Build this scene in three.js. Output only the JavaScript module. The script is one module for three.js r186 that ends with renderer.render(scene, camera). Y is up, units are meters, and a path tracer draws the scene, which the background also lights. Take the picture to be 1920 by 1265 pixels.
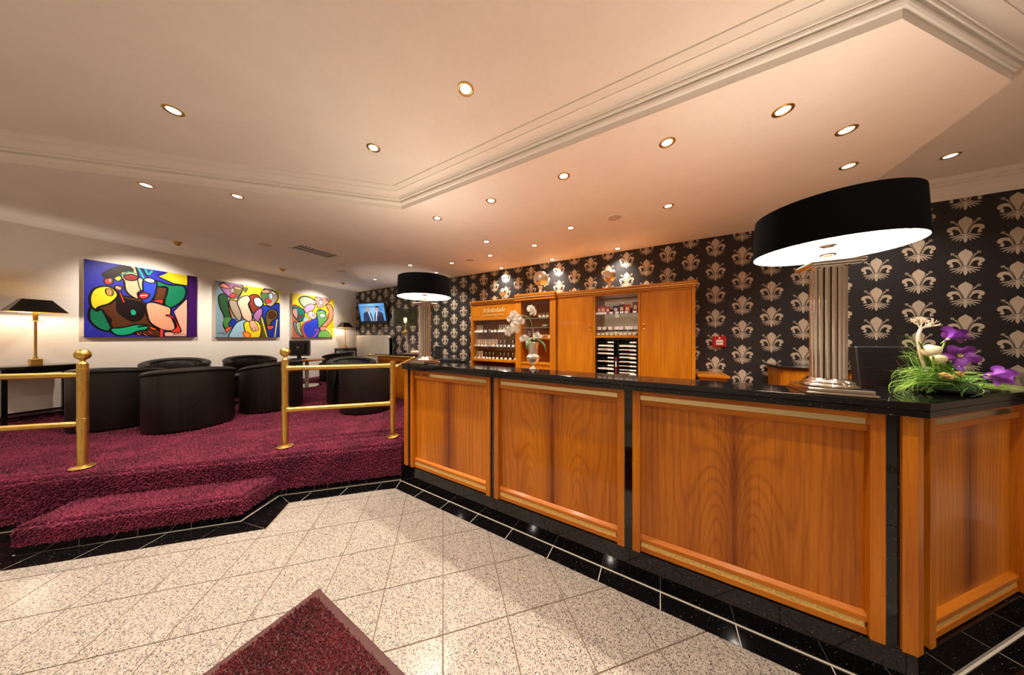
import * as THREE from 'three';
import { mergeGeometries, toCreasedNormals } from 'three/addons/utils/BufferGeometryUtils.js';
import { FontLoader } from 'three/addons/loaders/FontLoader.js';
import { TextGeometry } from 'three/addons/geometries/TextGeometry.js';

// ───────────────────────── camera, light level ─────────────────────────
const scene = new THREE.Scene();
const FPX = 480, CX = 960, CY = 632.5, EYE = 1.345, YAW = THREE.MathUtils.degToRad(29.9);
const camera = new THREE.PerspectiveCamera(2 * Math.atan(CY / FPX) * 180 / Math.PI, 1920 / 1265, 0.05, 80);
camera.position.set(0, EYE, 0);
camera.rotation.y = YAW;
const renderer = new THREE.WebGLRenderer();
renderer.toneMapping = THREE.LinearToneMapping;
renderer.toneMappingExposure = 1.2;
renderer.shadowMap.enabled = true;
scene.background = new THREE.Color(0x000000);
const WARM = new THREE.Color().setRGB(1.0, 0.885, 0.75);
const DOWN_CD = 6.6, WASH_CD = 8.5, LAMP_CD = 1.15, SIDE_CD = 0.5, TRIPOD_CD = 0.8;

// ───────────────────────── helpers ─────────────────────────
let seed = 12345;
const rnd = () => { seed = (seed * 1664525 + 1013904223) >>> 0; return seed / 4294967296; };
const rr = (a, b) => a + (b - a) * rnd();
const V = (x, y, z) => new THREE.Vector3(x, y, z);
const D2R = Math.PI / 180;
// a pixel of the photograph gives a direction; the plane that the thing touches gives its distance
const FW = V(-Math.sin(YAW), 0, -Math.cos(YAW)), RT = V(Math.cos(YAW), 0, -Math.sin(YAW));
const rayOf = (px, py) => FW.clone().addScaledVector(RT, (px - CX) / FPX).add(V(0, -(py - CY) / FPX, 0));
const atY = (px, py, Y) => { const r = rayOf(px, py); return r.multiplyScalar((Y - EYE) / r.y).add(V(0, EYE, 0)); };
const atZ = (px, py, Z) => { const r = rayOf(px, py); return r.multiplyScalar(Z / r.z).add(V(0, EYE, 0)); };

const ord = (k) => ['first', 'second', 'third', 'fourth', 'fifth', 'sixth', 'seventh', 'eighth', 'ninth', 'tenth', 'eleventh', 'twelfth'][k];
const taken = {};
const numbered = (n) => { const k = taken[n] = (taken[n] ?? -1) + 1; return k ? n + '_' + String(k).padStart(3, '0') : n; };
function tag(o, label, category, group, kind) {
  o.userData.label = label; o.userData.category = category;
  if (group) o.userData.group = group;
  if (kind) o.userData.kind = kind;
  return o;
}
function thing(name, label, category, pos = [0, 0, 0], turn = 0, group, kind) {
  const o = new THREE.Group(); o.name = numbered(name); o.position.set(...pos); o.rotation.y = turn; scene.add(o);
  return tag(o, label, category, group, kind);
}
function M(name, geo, mat, parent) {
  const m = new THREE.Mesh(geo, mat); m.name = parent ? name : numbered(name);
  m.castShadow = m.receiveShadow = true; (parent || scene).add(m); return m;
}
function copyOf(o, pos, turn, label, group) {
  const c = o.clone(); c.name = numbered(o.name.replace(/_\d{3}$/, '')); c.userData = { ...o.userData };
  scene.add(c); c.position.set(...pos); if (turn !== undefined) c.rotation.y = turn;
  if (label) c.userData.label = label; if (group) c.userData.group = group;
  return c;
}
// polygons collector → flat shaded non-indexed geometry
class Poly {
  constructor() { this.p = []; }
  face(pts, out) { // convex polygon; out: a point that the face must look away from
    const a = pts[0];
    const n = new THREE.Vector3().subVectors(pts[1], a).cross(new THREE.Vector3().subVectors(pts[2], a));
    const flip = out && n.dot(new THREE.Vector3().subVectors(a, out)) < 0;
    for (let i = 1; i + 1 < pts.length; i++) {
      const t = flip ? [a, pts[i + 1], pts[i]] : [a, pts[i], pts[i + 1]];
      for (const v of t) this.p.push(v.x, v.y, v.z);
    }
    return this;
  }
  geo() { const g = new THREE.BufferGeometry(); g.setAttribute('position', new THREE.Float32BufferAttribute(this.p, 3)); g.computeVertexNormals(); return uvBox(g); }
}
// uv in metres by the dominant normal; o.swap turns the pattern by 90°, o.ou/o.ov shift it, o.su/o.sv scale it
function uvBox(g0, o = {}) {
  const g = g0.index ? g0.toNonIndexed() : g0, p = g.attributes.position, n = g.attributes.normal, uv = new Float32Array(p.count * 2);
  const { ou = 0, ov = 0, su = 1, sv = 1, swap = false } = o;
  for (let i = 0; i < p.count; i++) {
    const ax = Math.abs(n.getX(i)), ay = Math.abs(n.getY(i)), az = Math.abs(n.getZ(i));
    let u, v;
    if (ay >= ax && ay >= az) { u = p.getX(i); v = p.getZ(i); } else if (ax > az) { u = p.getZ(i); v = p.getY(i); } else { u = p.getX(i); v = p.getY(i); }
    if (swap) [u, v] = [v, u];
    uv[2 * i] = u * su + ou; uv[2 * i + 1] = v * sv + ov;
  }
  g.setAttribute('uv', new THREE.BufferAttribute(uv, 2));
  return g;
}
function cbox(w, h, d, c = 0.0015) { // chamfered box about the origin
  const P = new Poly(), O = V(0, 0, 0), x = w / 2, y = h / 2, z = d / 2; c = Math.min(c, x * 0.45, y * 0.45, z * 0.45);
  const A = (s, t, u) => V(s * x, t * (y - c), u * (z - c)), B = (s, t, u) => V(s * (x - c), t * y, u * (z - c)), C = (s, t, u) => V(s * (x - c), t * (y - c), u * z);
  for (const s of [-1, 1]) {
    P.face([A(s, -1, -1), A(s, 1, -1), A(s, 1, 1), A(s, -1, 1)], O);
    P.face([B(-1, s, -1), B(1, s, -1), B(1, s, 1), B(-1, s, 1)], O);
    P.face([C(-1, -1, s), C(1, -1, s), C(1, 1, s), C(-1, 1, s)], O);
    for (const t of [-1, 1]) {
      P.face([A(s, t, -1), A(s, t, 1), B(s, t, 1), B(s, t, -1)], O);
      P.face([A(s, -1, t), A(s, 1, t), C(s, 1, t), C(s, -1, t)], O);
      P.face([B(-1, s, t), B(1, s, t), C(1, s, t), C(-1, s, t)], O);
      for (const u of [-1, 1]) P.face([A(s, t, u), B(s, t, u), C(s, t, u)], O);
    }
  }
  return P.geo();
}
// box between two corners
const bx = (x0, x1, y0, y1, z0, z1, c, uvo) => { const g = cbox(Math.abs(x1 - x0), Math.abs(y1 - y0), Math.abs(z1 - z0), c); g.translate((x0 + x1) / 2, (y0 + y1) / 2, (z0 + z1) / 2); return uvBox(g, uvo); };
const mv = (g, x, y, z, ry = 0, rx = 0, rz = 0) => { g.applyMatrix4(new THREE.Matrix4().makeRotationFromEuler(new THREE.Euler(rx, ry, rz, 'YXZ')).setPosition(x, y, z)); return g; };
// prism over a polygon [x,z] with chamfered edges
function prism(pts, y0, y1, c = 0, uvo) {
  const v2 = pts.map(([x, z]) => new THREE.Vector2(x, z));
  let P = pts; if (THREE.ShapeUtils.area(v2) < 0) P = [...pts].reverse();
  const n = P.length;
  const inset = (d) => P.map((p, i) => {
    if (!d) return p;
    const a = P[(i + n - 1) % n], b = P[(i + 1) % n];
    const nrm = (u, v) => { const dx = v[0] - u[0], dz = v[1] - u[1], l = Math.hypot(dx, dz); return [-dz / l, dx / l]; };
    const n1 = nrm(a, p), n2 = nrm(p, b); let mx = n1[0] + n2[0], mz = n1[1] + n2[1]; const k = d / (1 + n1[0] * n2[0] + n1[1] * n2[1]);
    return [p[0] + mx * k, p[1] + mz * k];
  });
  const rings = c ? [[inset(c), y0], [P, y0 + c], [P, y1 - c], [inset(c), y1]] : [[P, y0], [P, y1]];
  const pos = [], tri = (a, b, d) => pos.push(...a, ...b, ...d), W = (p, y) => [p[0], y, p[1]];
  for (let k = 0; k + 1 < rings.length; k++) for (let i = 0; i < n; i++) {
    const j = (i + 1) % n, [A, ya] = rings[k], [B, yb] = rings[k + 1];
    tri(W(A[i], ya), W(B[j], yb), W(A[j], ya)); tri(W(A[i], ya), W(B[i], yb), W(B[j], yb));
  }
  const top = rings[rings.length - 1], bot = rings[0];
  for (const [a, b, d] of THREE.ShapeUtils.triangulateShape(P.map(([x, z]) => new THREE.Vector2(x, z)), [])) {
    tri(W(top[0][a], top[1]), W(top[0][d], top[1]), W(top[0][b], top[1]));
    tri(W(bot[0][a], bot[1]), W(bot[0][b], bot[1]), W(bot[0][d], bot[1]));
  }
  const g = new THREE.BufferGeometry(); g.setAttribute('position', new THREE.Float32BufferAttribute(pos, 3)); g.computeVertexNormals();
  return uvBox(g, uvo);
}
// profile [[side, y]...] swept along a polyline [[x,z]...] with mitred corners; side is measured to the left of the travel seen from above (−dz, dx)
function sweep(profile, path, crease = 0.5) {
  const n = path.length, pos = [];
  const frames = path.map((p, i) => {
    const dir = (a, b) => { const dx = b[0] - a[0], dz = b[1] - a[1], l = Math.hypot(dx, dz); return [dx / l, dz / l]; };
    const d1 = i ? dir(path[i - 1], p) : dir(p, path[1]), d2 = i < n - 1 ? dir(p, path[i + 1]) : d1;
    const n1 = [-d1[1], d1[0]], n2 = [-d2[1], d2[0]], k = 1 / (1 + n1[0] * n2[0] + n1[1] * n2[1]);
    return [(n1[0] + n2[0]) * k, (n1[1] + n2[1]) * k];
  });
  const at = (i, [s, y]) => [path[i][0] + frames[i][0] * s, y, path[i][1] + frames[i][1] * s];
  for (let i = 0; i + 1 < n; i++) for (let k = 0; k + 1 < profile.length; k++) {
    const a = at(i, profile[k]), b = at(i + 1, profile[k]), c = at(i + 1, profile[k + 1]), d = at(i, profile[k + 1]);
    pos.push(...a, ...b, ...c, ...a, ...c, ...d);
  }
  const g = new THREE.BufferGeometry(); g.setAttribute('position', new THREE.Float32BufferAttribute(pos, 3)); g.computeVertexNormals();
  return uvBox(toCreasedNormals(g, crease));
}
function rod(a, b, r, seg = 12, r2 = r) {
  const d = new THREE.Vector3().subVectors(b, a), g = new THREE.CylinderGeometry(r2, r, d.length(), seg);
  g.applyQuaternion(new THREE.Quaternion().setFromUnitVectors(V(0, 1, 0), d.clone().normalize()));
  const m = a.clone().add(b).multiplyScalar(0.5); g.translate(m.x, m.y, m.z); return g;
}
const tubeOf = (pts, r, n = 20, seg = 8) => new THREE.TubeGeometry(new THREE.CatmullRomCurve3(pts), n, r, seg);
const lathe = (pts, seg = 24) => new THREE.LatheGeometry(pts.map(([r, y]) => new THREE.Vector2(Math.max(r, 1e-5), y)), seg);
const merge = (list) => mergeGeometries(list.map((g) => { const h = g.index ? g.toNonIndexed() : g.clone(); for (const k of Object.keys(h.attributes)) if (!['position', 'normal', 'uv'].includes(k)) h.deleteAttribute(k); return h; }));

// noise
const hash2 = (x, y) => { let h = (x * 374761393 + y * 668265263) | 0; h = Math.imul(h ^ (h >>> 13), 1274126177); return ((h ^ (h >>> 16)) >>> 0) / 4294967296; };
const vnoise = (x, y, px = 1e6, py = 1e6) => {
  const xi = Math.floor(x), yi = Math.floor(y), fx = x - xi, fy = y - yi, sx = fx * fx * (3 - 2 * fx), sy = fy * fy * (3 - 2 * fy);
  const w = (a, p) => ((a % p) + p) % p, h = (a, b) => hash2(w(a, px), w(b, py));
  return (h(xi, yi) * (1 - sx) + h(xi + 1, yi) * sx) * (1 - sy) + (h(xi, yi + 1) * (1 - sx) + h(xi + 1, yi + 1) * sx) * sy;
};
function pixTex(w, h, fn, srgb = true) {
  const d = new Uint8Array(w * h * 4);
  for (let y = 0; y < h; y++) for (let x = 0; x < w; x++) { const c = fn(x / w, y / h, x, y), i = 4 * (y * w + x); d[i] = c[0]; d[i + 1] = c[1]; d[i + 2] = c[2]; d[i + 3] = 255; }
  const t = new THREE.DataTexture(d, w, h); t.magFilter = THREE.LinearFilter; t.minFilter = THREE.LinearMipmapLinearFilter; t.generateMipmaps = true;
  t.wrapS = t.wrapT = THREE.RepeatWrapping; if (srgb) t.colorSpace = THREE.SRGBColorSpace; t.needsUpdate = true; return t;
}
function drawTex(w, h, draw, srgb = true) {
  const c = document.createElement('canvas'); c.width = w; c.height = h; draw(c.getContext('2d'), w, h);
  const t = new THREE.CanvasTexture(c); t.wrapS = t.wrapT = THREE.RepeatWrapping; if (srgb) t.colorSpace = THREE.SRGBColorSpace; return t;
}
const rep = (t, u, v) => { t.repeat.set(u, v); return t; };
const std = (o) => new THREE.MeshStandardMaterial(o), phy = (o) => new THREE.MeshPhysicalMaterial(o);
const lerp3 = (a, b, t) => [a[0] + (b[0] - a[0]) * t, a[1] + (b[1] - a[1]) * t, a[2] + (b[2] - a[2]) * t];
const clamp = (v, a = 0, b = 1) => Math.min(b, Math.max(a, v));

// ───────────────────────── materials ─────────────────────────
// pale speckled granite, one texture = 0.6 m
const graniteTex = drawTex(1024, 1024, (c, w) => {
  c.fillStyle = 'rgb(168,156,146)'; c.fillRect(0, 0, w, w);
  const blob = (x, y, r, col) => { c.fillStyle = col; for (const ox of [-w, 0, w]) for (const oy of [-w, 0, w]) { if (x + ox < -20 || x + ox > w + 20 || y + oy < -20 || y + oy > w + 20) continue;
    c.beginPath(); const k = 5 + Math.floor(hash2(x | 0, y | 0) * 3); for (let i = 0; i < k; i++) { const a = i / k * 6.283, q = r * (0.55 + 0.75 * hash2((x | 0) + i * 7, (y | 0) + i)); c.lineTo(x + ox + Math.cos(a) * q, y + oy + Math.sin(a) * q); } c.closePath(); c.fill(); } };
  for (let i = 0; i < 9000; i++) { const g = rr(150, 190); blob(rr(0, w), rr(0, w), rr(3, 8), `rgb(${g},${g - rr(4, 16)},${g - rr(14, 34)})`); }
  for (let i = 0; i < 8000; i++) { const g = rr(112, 146); blob(rr(0, w), rr(0, w), rr(2, 5.4), `rgb(${g},${g - 8},${g - 16})`); }
  for (let i = 0; i < 3600; i++) { const g = rr(70, 112); blob(rr(0, w), rr(0, w), rr(1.8, 4.6), `rgb(${g},${g - 5},${g - 8})`); }
  for (let i = 0; i < 2300; i++) { const g = rr(20, 48); blob(rr(0, w), rr(0, w), rr(1.6, 4.4), `rgb(${g},${g - 2},${g - 2})`); }
});
const galaxyTex = drawTex(1024, 1024, (c, w) => {
  c.fillStyle = 'rgb(10,9,10)'; c.fillRect(0, 0, w, w);
  for (let i = 0; i < 5200; i++) { const g = rr(6, 20); c.fillStyle = `rgb(${g},${g},${g})`; c.fillRect(rr(0, w), rr(0, w), rr(2, 7), rr(2, 7)); }
  for (let i = 0; i < 1500; i++) { const k = rnd(), g = rr(60, 150); c.fillStyle = k < 0.55 ? `rgb(${g},${g * 0.85},${g * 0.66})` : `rgb(${g * 0.85},${g * 0.9},${g})`; const s = rr(1, 2.6); c.fillRect(rr(0, w), rr(0, w), s, s); }
  for (let i = 0; i < 330; i++) { const g = rr(170, 250); c.fillStyle = `rgb(${g},${g * 0.93},${g * 0.84})`; const s = rr(1.8, 4.4); c.fillRect(rr(0, w), rr(0, w), s, s * rr(0.6, 1)); }
});
const woodFn = (seedN, cath, streak) => (u, v) => {
  const m = Math.abs(u - 0.5) * 2 + seedN * 0.13;
  const wob = 0.07 * (vnoise(m * 3 + seedN * 5, v * 1.5) - 0.5) + 0.015 * (vnoise(m * 11, v * 5 + seedN) - 0.5);
  let g = m + wob;
  const cx1 = 0.62, dx = (m - cx1) * 4.2, arch = cath * Math.exp(-dx * dx) * ((1 - v) * 1.5 + 0.2 * vnoise(m * 4, v * 3));
  g += arch * 0.55;
  const rings = 0.5 + 0.5 * Math.sin(g * 74 + 5 * vnoise(g * 9, v * 1.3 + seedN));
  const fine = vnoise(u * 420, v * 16 + seedN * 9), fib = vnoise(u * 130 + 7, v * 3 + seedN * 3), big = vnoise(m * 4.5 + 20 + seedN, v * 0.9);
  let t = 0.24 + 0.15 * Math.pow(rings, 4) + 0.14 * (fine - 0.5) + 0.22 * (fib - 0.5) + 0.36 * (big - 0.5);
  const d = Math.abs(u - 0.5) + 0.016 * (vnoise(v * 6, 3 + seedN) - 0.5);
  t += streak * (0.5 * Math.exp(-d * d / 0.00012) + 0.42 * Math.exp(-d * d / 0.006)) * (0.45 + 0.55 * vnoise(v * 3, seedN + 8));
  t = clamp(t);
  return lerp3([224, 134, 22], [114, 49, 3], t);
};
const panelTexs = [0, 1, 2].map((k) => pixTex(640, 640, woodFn(k * 1.7 + 0.4, [0.15, 0.75, 1][k], 1)));
const woodTex = pixTex(512, 1024, (u, v) => { // straight grain, 0.5 m × 1 m, tileable
  const n1 = vnoise(u * 26, v * 2, 26, 2), n2 = vnoise(u * 120, v * 6, 120, 6), n3 = vnoise(u * 256, v * 24, 256, 24), n4 = vnoise(u * 6, v * 2, 6, 2);
  return lerp3([224, 137, 24], [166, 84, 8], clamp(0.1 + 0.32 * n1 + 0.26 * n2 + 0.2 * n3 + 0.3 * (n4 - 0.3)));
});
const burlTex = pixTex(256, 256, (u, v) => { const n = vnoise(u * 40, v * 40, 40, 40), k = vnoise(u * 16, v * 16, 16, 16); return lerp3([255, 226, 140], [206, 158, 74], clamp(0.6 * n + 0.6 * k - 0.2)); });
const linenTex = pixTex(512, 512, (u, v) => { const a = vnoise(u * 6, v * 170, 6, 170), b = vnoise(u * 90, v * 256, 90, 256), c = vnoise(u * 220, v * 20, 220, 20); const g = 0.5 * a + 0.3 * b + 0.2 * c; return lerp3([232, 224, 215], [244, 238, 230], g); });
const linenBump = pixTex(512, 512, (u, v) => { const g = 255 * (0.55 * vnoise(u * 6, v * 170, 6, 170) + 0.3 * vnoise(u * 90, v * 256, 90, 256) + 0.15 * vnoise(u * 220, v * 20, 220, 20)); return [g, g, g]; }, false);
const plasterTex = pixTex(512, 512, (u, v) => { const g = 0.5 * vnoise(u * 9, v * 9, 9, 9) + 0.3 * vnoise(u * 60, v * 60, 60, 60) + 0.2 * vnoise(u * 200, v * 200, 200, 200); return lerp3([238, 231, 222], [245, 239, 231], g); });
const leatherBump = pixTex(512, 512, (u, v) => { const g = 255 * (0.6 * vnoise(u * 90, v * 90, 90, 90) + 0.4 * vnoise(u * 200, v * 200, 200, 200)); return [g, g, g]; }, false);
const leatherTex = pixTex(256, 256, (u, v) => lerp3([26, 22, 20], [40, 33, 29], 0.6 * vnoise(u * 12, v * 12, 12, 12) + 0.4 * vnoise(u * 70, v * 70, 70, 70)));
const carpetTex = pixTex(512, 512, (u, v) => lerp3([54, 7, 24], [112, 26, 54], 0.55 * vnoise(u * 120, v * 120, 120, 120) + 0.45 * vnoise(u * 40, v * 40, 40, 40)));
const carpetBump = pixTex(512, 512, (u, v) => { const g = 255 * vnoise(u * 110, v * 110, 110, 110); return [g, g, g]; }, false);
const brassTex = pixTex(256, 512, (u, v) => lerp3([238, 204, 118], [196, 150, 66], clamp(0.5 * vnoise(u * 60, v * 8, 60, 8) + 0.5 * vnoise(u * 8, v * 14, 8, 14) - 0.1)));
const mercuryBump = pixTex(256, 256, (u, v) => { const g = 255 * (0.6 * vnoise(u * 30, v * 30, 30, 30) + 0.4 * vnoise(u * 64, v * 64, 64, 64)); return [g, g, g]; }, false);

const mGranite = phy({ map: rep(graniteTex, 1 / 0.6, 1 / 0.6), roughness: 0.22, specularIntensity: 0.7 });
const mGalaxy = phy({ map: rep(galaxyTex, 1 / 0.6, 1 / 0.6), roughness: 0.06, ior: 1.56 });
const mGrout = std({ color: 0x6f5c47, roughness: 0.9 });
const mTrim = std({ color: 0xd8cdbb, roughness: 0.5 });
const woodMat = (map, o = {}) => phy({ map, roughness: 0.42, specularIntensity: 0.5, clearcoat: 0.32, clearcoatRoughness: 0.1, ...o });
const mPanels = panelTexs.map((t) => woodMat(t));
const mWood = woodMat(rep(woodTex, 2, 1));
const mWoodCab = woodMat(rep(woodTex.clone(), 2, 1), { color: 0xeffbd8 });
const mBurl = phy({ map: rep(burlTex, 8, 8), roughness: 0.35, metalness: 0.35 });
const mBrassMirror = std({ color: 0xecd49e, metalness: 1, roughness: 0.06 });
const mBrass = std({ map: rep(brassTex, 3, 1.4), metalness: 1, roughness: 0.36 });
const mGold = std({ color: 0xd9b462, metalness: 1, roughness: 0.28 });
const mLetter = std({ color: 0xe8cf8a, metalness: 0.35, roughness: 0.4 });
const mChrome = std({ color: 0xd8d0c4, metalness: 1, roughness: 0.09 });
const mRods = std({ color: 0xf2eade, metalness: 1, roughness: 0.06 });
const mCore = std({ color: 0x8c7c68, metalness: 1, roughness: 0.2 });
const mWallpaper = phy({ roughness: 0.55 });
const mLinen = std({ map: rep(linenTex, 1.6, 1.6), bumpMap: rep(linenBump, 1.6, 1.6), bumpScale: 0.0006, roughness: 0.85 });
const mPlaster = std({ map: rep(plasterTex, 0.7, 0.7), roughness: 0.9 });
const mStucco = std({ color: 0xf3ede4, roughness: 0.7 });
const mLeather = phy({ map: rep(leatherTex, 4, 4), bumpMap: rep(leatherBump, 3, 3), bumpScale: 0.0012, roughness: 0.42, specularIntensity: 0.7 });
const mCarpet = std({ map: rep(carpetTex, 1.7, 1.7), bumpMap: rep(carpetBump, 1.7, 1.7), bumpScale: 0.006, roughness: 1 });
const mTuft = phy({ color: 0xffffff, roughness: 1, sheen: 0.3, sheenRoughness: 0.6, sheenColor: new THREE.Color(0.5, 0.2, 0.28) });
const mRubber = std({ color: 0x48201c, roughness: 0.6 });
const mBlackLacquer = phy({ color: 0x0d0b0b, roughness: 0.22, clearcoat: 0.5, clearcoatRoughness: 0.1 });
const mVelvet = phy({ color: 0x060506, roughness: 1, specularIntensity: 0.12 });
const mShadeIn = std({ color: 0xf4efe4, roughness: 0.85 });
const mGoldIn = std({ color: 0xd9b25a, metalness: 0.7, roughness: 0.45 });
const mWhite = std({ color: 0xf2efe8, roughness: 0.6 });
const mPaint = std({ color: 0xdcd6c8, roughness: 0.4 });
const mBlackPlastic = phy({ color: 0x101012, roughness: 0.42 });
const mGreyPlastic = std({ color: 0x3a3a3e, roughness: 0.5 });
const mSilver = std({ color: 0xbcb4a8, roughness: 0.35, metalness: 0.6 });
const mMirror = std({ color: 0xe6e0d4, metalness: 1, roughness: 0.03 });
const mGlassPane = phy({ color: 0xffffff, transmission: 1, thickness: 0, roughness: 0.02, ior: 1.5 });
const mGlassShelf = phy({ color: 0xe8f4ee, transmission: 1, thickness: 0, roughness: 0.03, ior: 1.5 });
const mGlass = phy({ color: 0xffffff, transmission: 1, thickness: 0, roughness: 0.02, ior: 1.5 });
const mMercury = std({ color: 0xf3ead8, metalness: 0.9, roughness: 0.2, bumpMap: rep(mercuryBump, 3, 3), bumpScale: 0.0012 });
const glowMat = (c, k) => std({ color: 0x000000, emissive: c, emissiveIntensity: k, roughness: 1 });
const mLens = glowMat(new THREE.Color().setRGB(1, 0.9, 0.74), 9);
const mBulb = glowMat(new THREE.Color().setRGB(1, 0.86, 0.6), 7);

// fleur-de-lis wallpaper print: one repeat is 0.544 m × 0.314 m with two half-dropped motifs
function fleur(c, x, y, s) {
  c.save(); c.translate(x, y); c.scale(s, -s);
  const half = (sx) => {
    c.save(); c.scale(sx, 1);
    // side petal with its hook
    c.beginPath(); c.moveTo(0.035, -0.16); c.bezierCurveTo(0.05, 0.02, 0.12, 0.14, 0.24, 0.15); c.bezierCurveTo(0.36, 0.155, 0.42, 0.07, 0.40, -0.01);
    c.bezierCurveTo(0.385, -0.05, 0.34, -0.055, 0.315, -0.06); c.bezierCurveTo(0.335, -0.11, 0.36, -0.12, 0.345, -0.16); c.lineTo(0.31, -0.15); c.lineTo(0.285, -0.195); c.lineTo(0.262, -0.14); c.bezierCurveTo(0.245, -0.09, 0.275, -0.05, 0.29, -0.02);
    c.bezierCurveTo(0.30, 0.03, 0.25, 0.05, 0.215, 0.035); c.bezierCurveTo(0.15, 0.01, 0.12, -0.06, 0.10, -0.16); c.closePath(); c.fill();
    // stamen stem with its little cross flower
    for (const [lw, st] of [[0.062, 'rgb(33,29,31)'], [0.026, 'rgb(196,181,160)']]) { c.lineWidth = lw; c.strokeStyle = st; c.beginPath(); c.moveTo(0.045, -0.12); c.bezierCurveTo(0.10, 0.12, 0.17, 0.22, 0.255, 0.30); c.stroke(); } c.fillStyle = c.strokeStyle = 'rgb(196,181,160)';
    c.save(); c.translate(0.285, 0.335); c.rotate(-0.78); for (let i = 0; i < 4; i++) { c.rotate(Math.PI / 2); c.beginPath(); c.moveTo(0, 0); c.lineTo(-0.026, 0.05); c.lineTo(0, 0.042); c.lineTo(0.026, 0.05); c.closePath(); c.fill(); } c.restore();
    c.beginPath(); c.ellipse(0.2, 0.255, 0.03, 0.012, -0.7, 0, 7); c.fill();
    // foot leaves
    for (const [ang, len, wd] of [[-9, 0.35, 0.027], [-28, 0.34, 0.027], [-46, 0.30, 0.025], [-65, 0.27, 0.023]]) { c.save(); c.translate(0.01, -0.2); c.rotate(ang * D2R); c.beginPath(); c.moveTo(0, 0); c.bezierCurveTo(len * 0.4, wd * 1.1, len * 0.8, wd * 1.3, len, 0); c.bezierCurveTo(len * 0.8, -wd * 0.9, len * 0.4, -wd * 0.4, 0, 0); c.fill(); c.restore(); }
    c.restore();
  };
  half(1); half(-1);
  const gap = () => { const k = c.strokeStyle; c.strokeStyle = 'rgb(33,29,31)'; c.lineWidth = 0.036; c.stroke(); c.strokeStyle = k; };
  c.beginPath(); c.moveTo(0, 0.5); c.bezierCurveTo(0.02, 0.43, 0.16, 0.40, 0.155, 0.27); c.bezierCurveTo(0.15, 0.16, 0.045, 0.06, 0.035, -0.16); c.lineTo(-0.035, -0.16); c.bezierCurveTo(-0.045, 0.06, -0.15, 0.16, -0.155, 0.27); c.bezierCurveTo(-0.16, 0.40, -0.02, 0.43, 0, 0.5); gap(); c.fill();
  c.beginPath(); c.ellipse(0, -0.18, 0.165, 0.022, 0, 0, 7); gap(); c.fill();
  c.beginPath(); c.moveTo(0.03, -0.2); c.bezierCurveTo(0.05, -0.32, 0.06, -0.42, 0, -0.5); c.bezierCurveTo(-0.06, -0.42, -0.05, -0.32, -0.03, -0.2); c.fill();
  c.restore();
}
const paperTex = drawTex(1088, 628, (c, w, h) => {
  c.fillStyle = 'rgb(33,29,31)'; c.fillRect(0, 0, w, h);
  for (let i = 0; i < 16000; i++) { const g = rr(26, 44); c.fillStyle = `rgba(${g},${g - 3},${g - 1},0.55)`; c.fillRect(rr(0, w), rr(0, h), rr(2, 12), 1); }
  c.fillStyle = c.strokeStyle = 'rgb(196,181,160)';
  const s = 0.259 / 0.314 * h;
  fleur(c, w * 0.25, h * 0.5, s); fleur(c, w * 0.75, 0, s); fleur(c, w * 0.75, h, s);
  c.globalCompositeOperation = 'source-atop';
  for (let i = 0; i < 9000; i++) { c.fillStyle = `rgba(${rnd() < 0.5 ? '255,240,220' : '20,16,16'},0.05)`; c.fillRect(rr(0, w), rr(0, h), rr(2, 14), 1); }
});
mWallpaper.map = paperTex;

// ───────────────────────── room shell ─────────────────────────
const YC = 2.688, YU = 2.866, YP = 0.36, YS = 0.19, ZB = -4.31;
const WA = V(-6.526, 0, 0.38), WU = V(-0.2709, 0, -0.9626).normalize(), WN = V(0.9626, 0, -0.2709).normalize();   // the white wall: a point, its run, its normal
const wallAt = (s, y, off = 0) => WA.clone().addScaledVector(WU, s).addScaledVector(WN, off).setY(y);
const wallYaw = Math.atan2(WN.x, WN.z);
const wxz = (s, off = 0) => { const p = wallAt(s, 0, off); return [p.x, p.z]; };

const floor = thing('floor', 'pale speckled granite tile floor with black granite border', 'floor', [0, 0, 0], 0, null, 'structure');
M('bed', prism([[-8.4, ZB - 0.2], [5.4, ZB - 0.2], [5.4, 5.4], [-8.4, 5.4]], -0.12, -0.003), mGrout, floor);
{
  const T = 0.3, J = 0.0023, c45 = Math.SQRT1_2, variants = [];
  for (let k = 0; k < 8; k++) { const g = cbox(T - 2 * J, 0.016, T - 2 * J, 0.0008); g.translate(0, -0.008, 0); uvBox(g, { ou: rnd(), ov: rnd(), swap: k % 2 === 1 }); g.rotateY(Math.PI / 4); variants.push(g); }
  let n = 0;
  for (let i = -24; i < 12; i++) for (let j = -20; j < 20; j++) {
    const a = (i + 0.5) * T, b = (j + 0.5) * T, X = (a + b) * c45, Z = (a - b) * c45; // a = (X+Z)/√2, b = (X−Z)/√2
    if (X + Z < -3.72 || Z < -1.68 && X + Z < -0.9 || X > 3.2 || Z > 1.0 || Z < -3.0) continue;
    const m = M('tile', variants[(Math.imul(i, 31) + Math.imul(j, 17) + (i * j & 7)) & 7], mGranite, floor); m.position.set(X, 0, Z); n++;
  }
  // the rest of the hall behind the camera
  M('far_paving', prism([[-6.2, 1.22], [3.45, 1.22], [3.45, -3.2], [5.3, -3.2], [5.3, 5.3], [-6.2, 5.3]], -0.016, -0.001), mGranite, floor);
}
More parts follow.
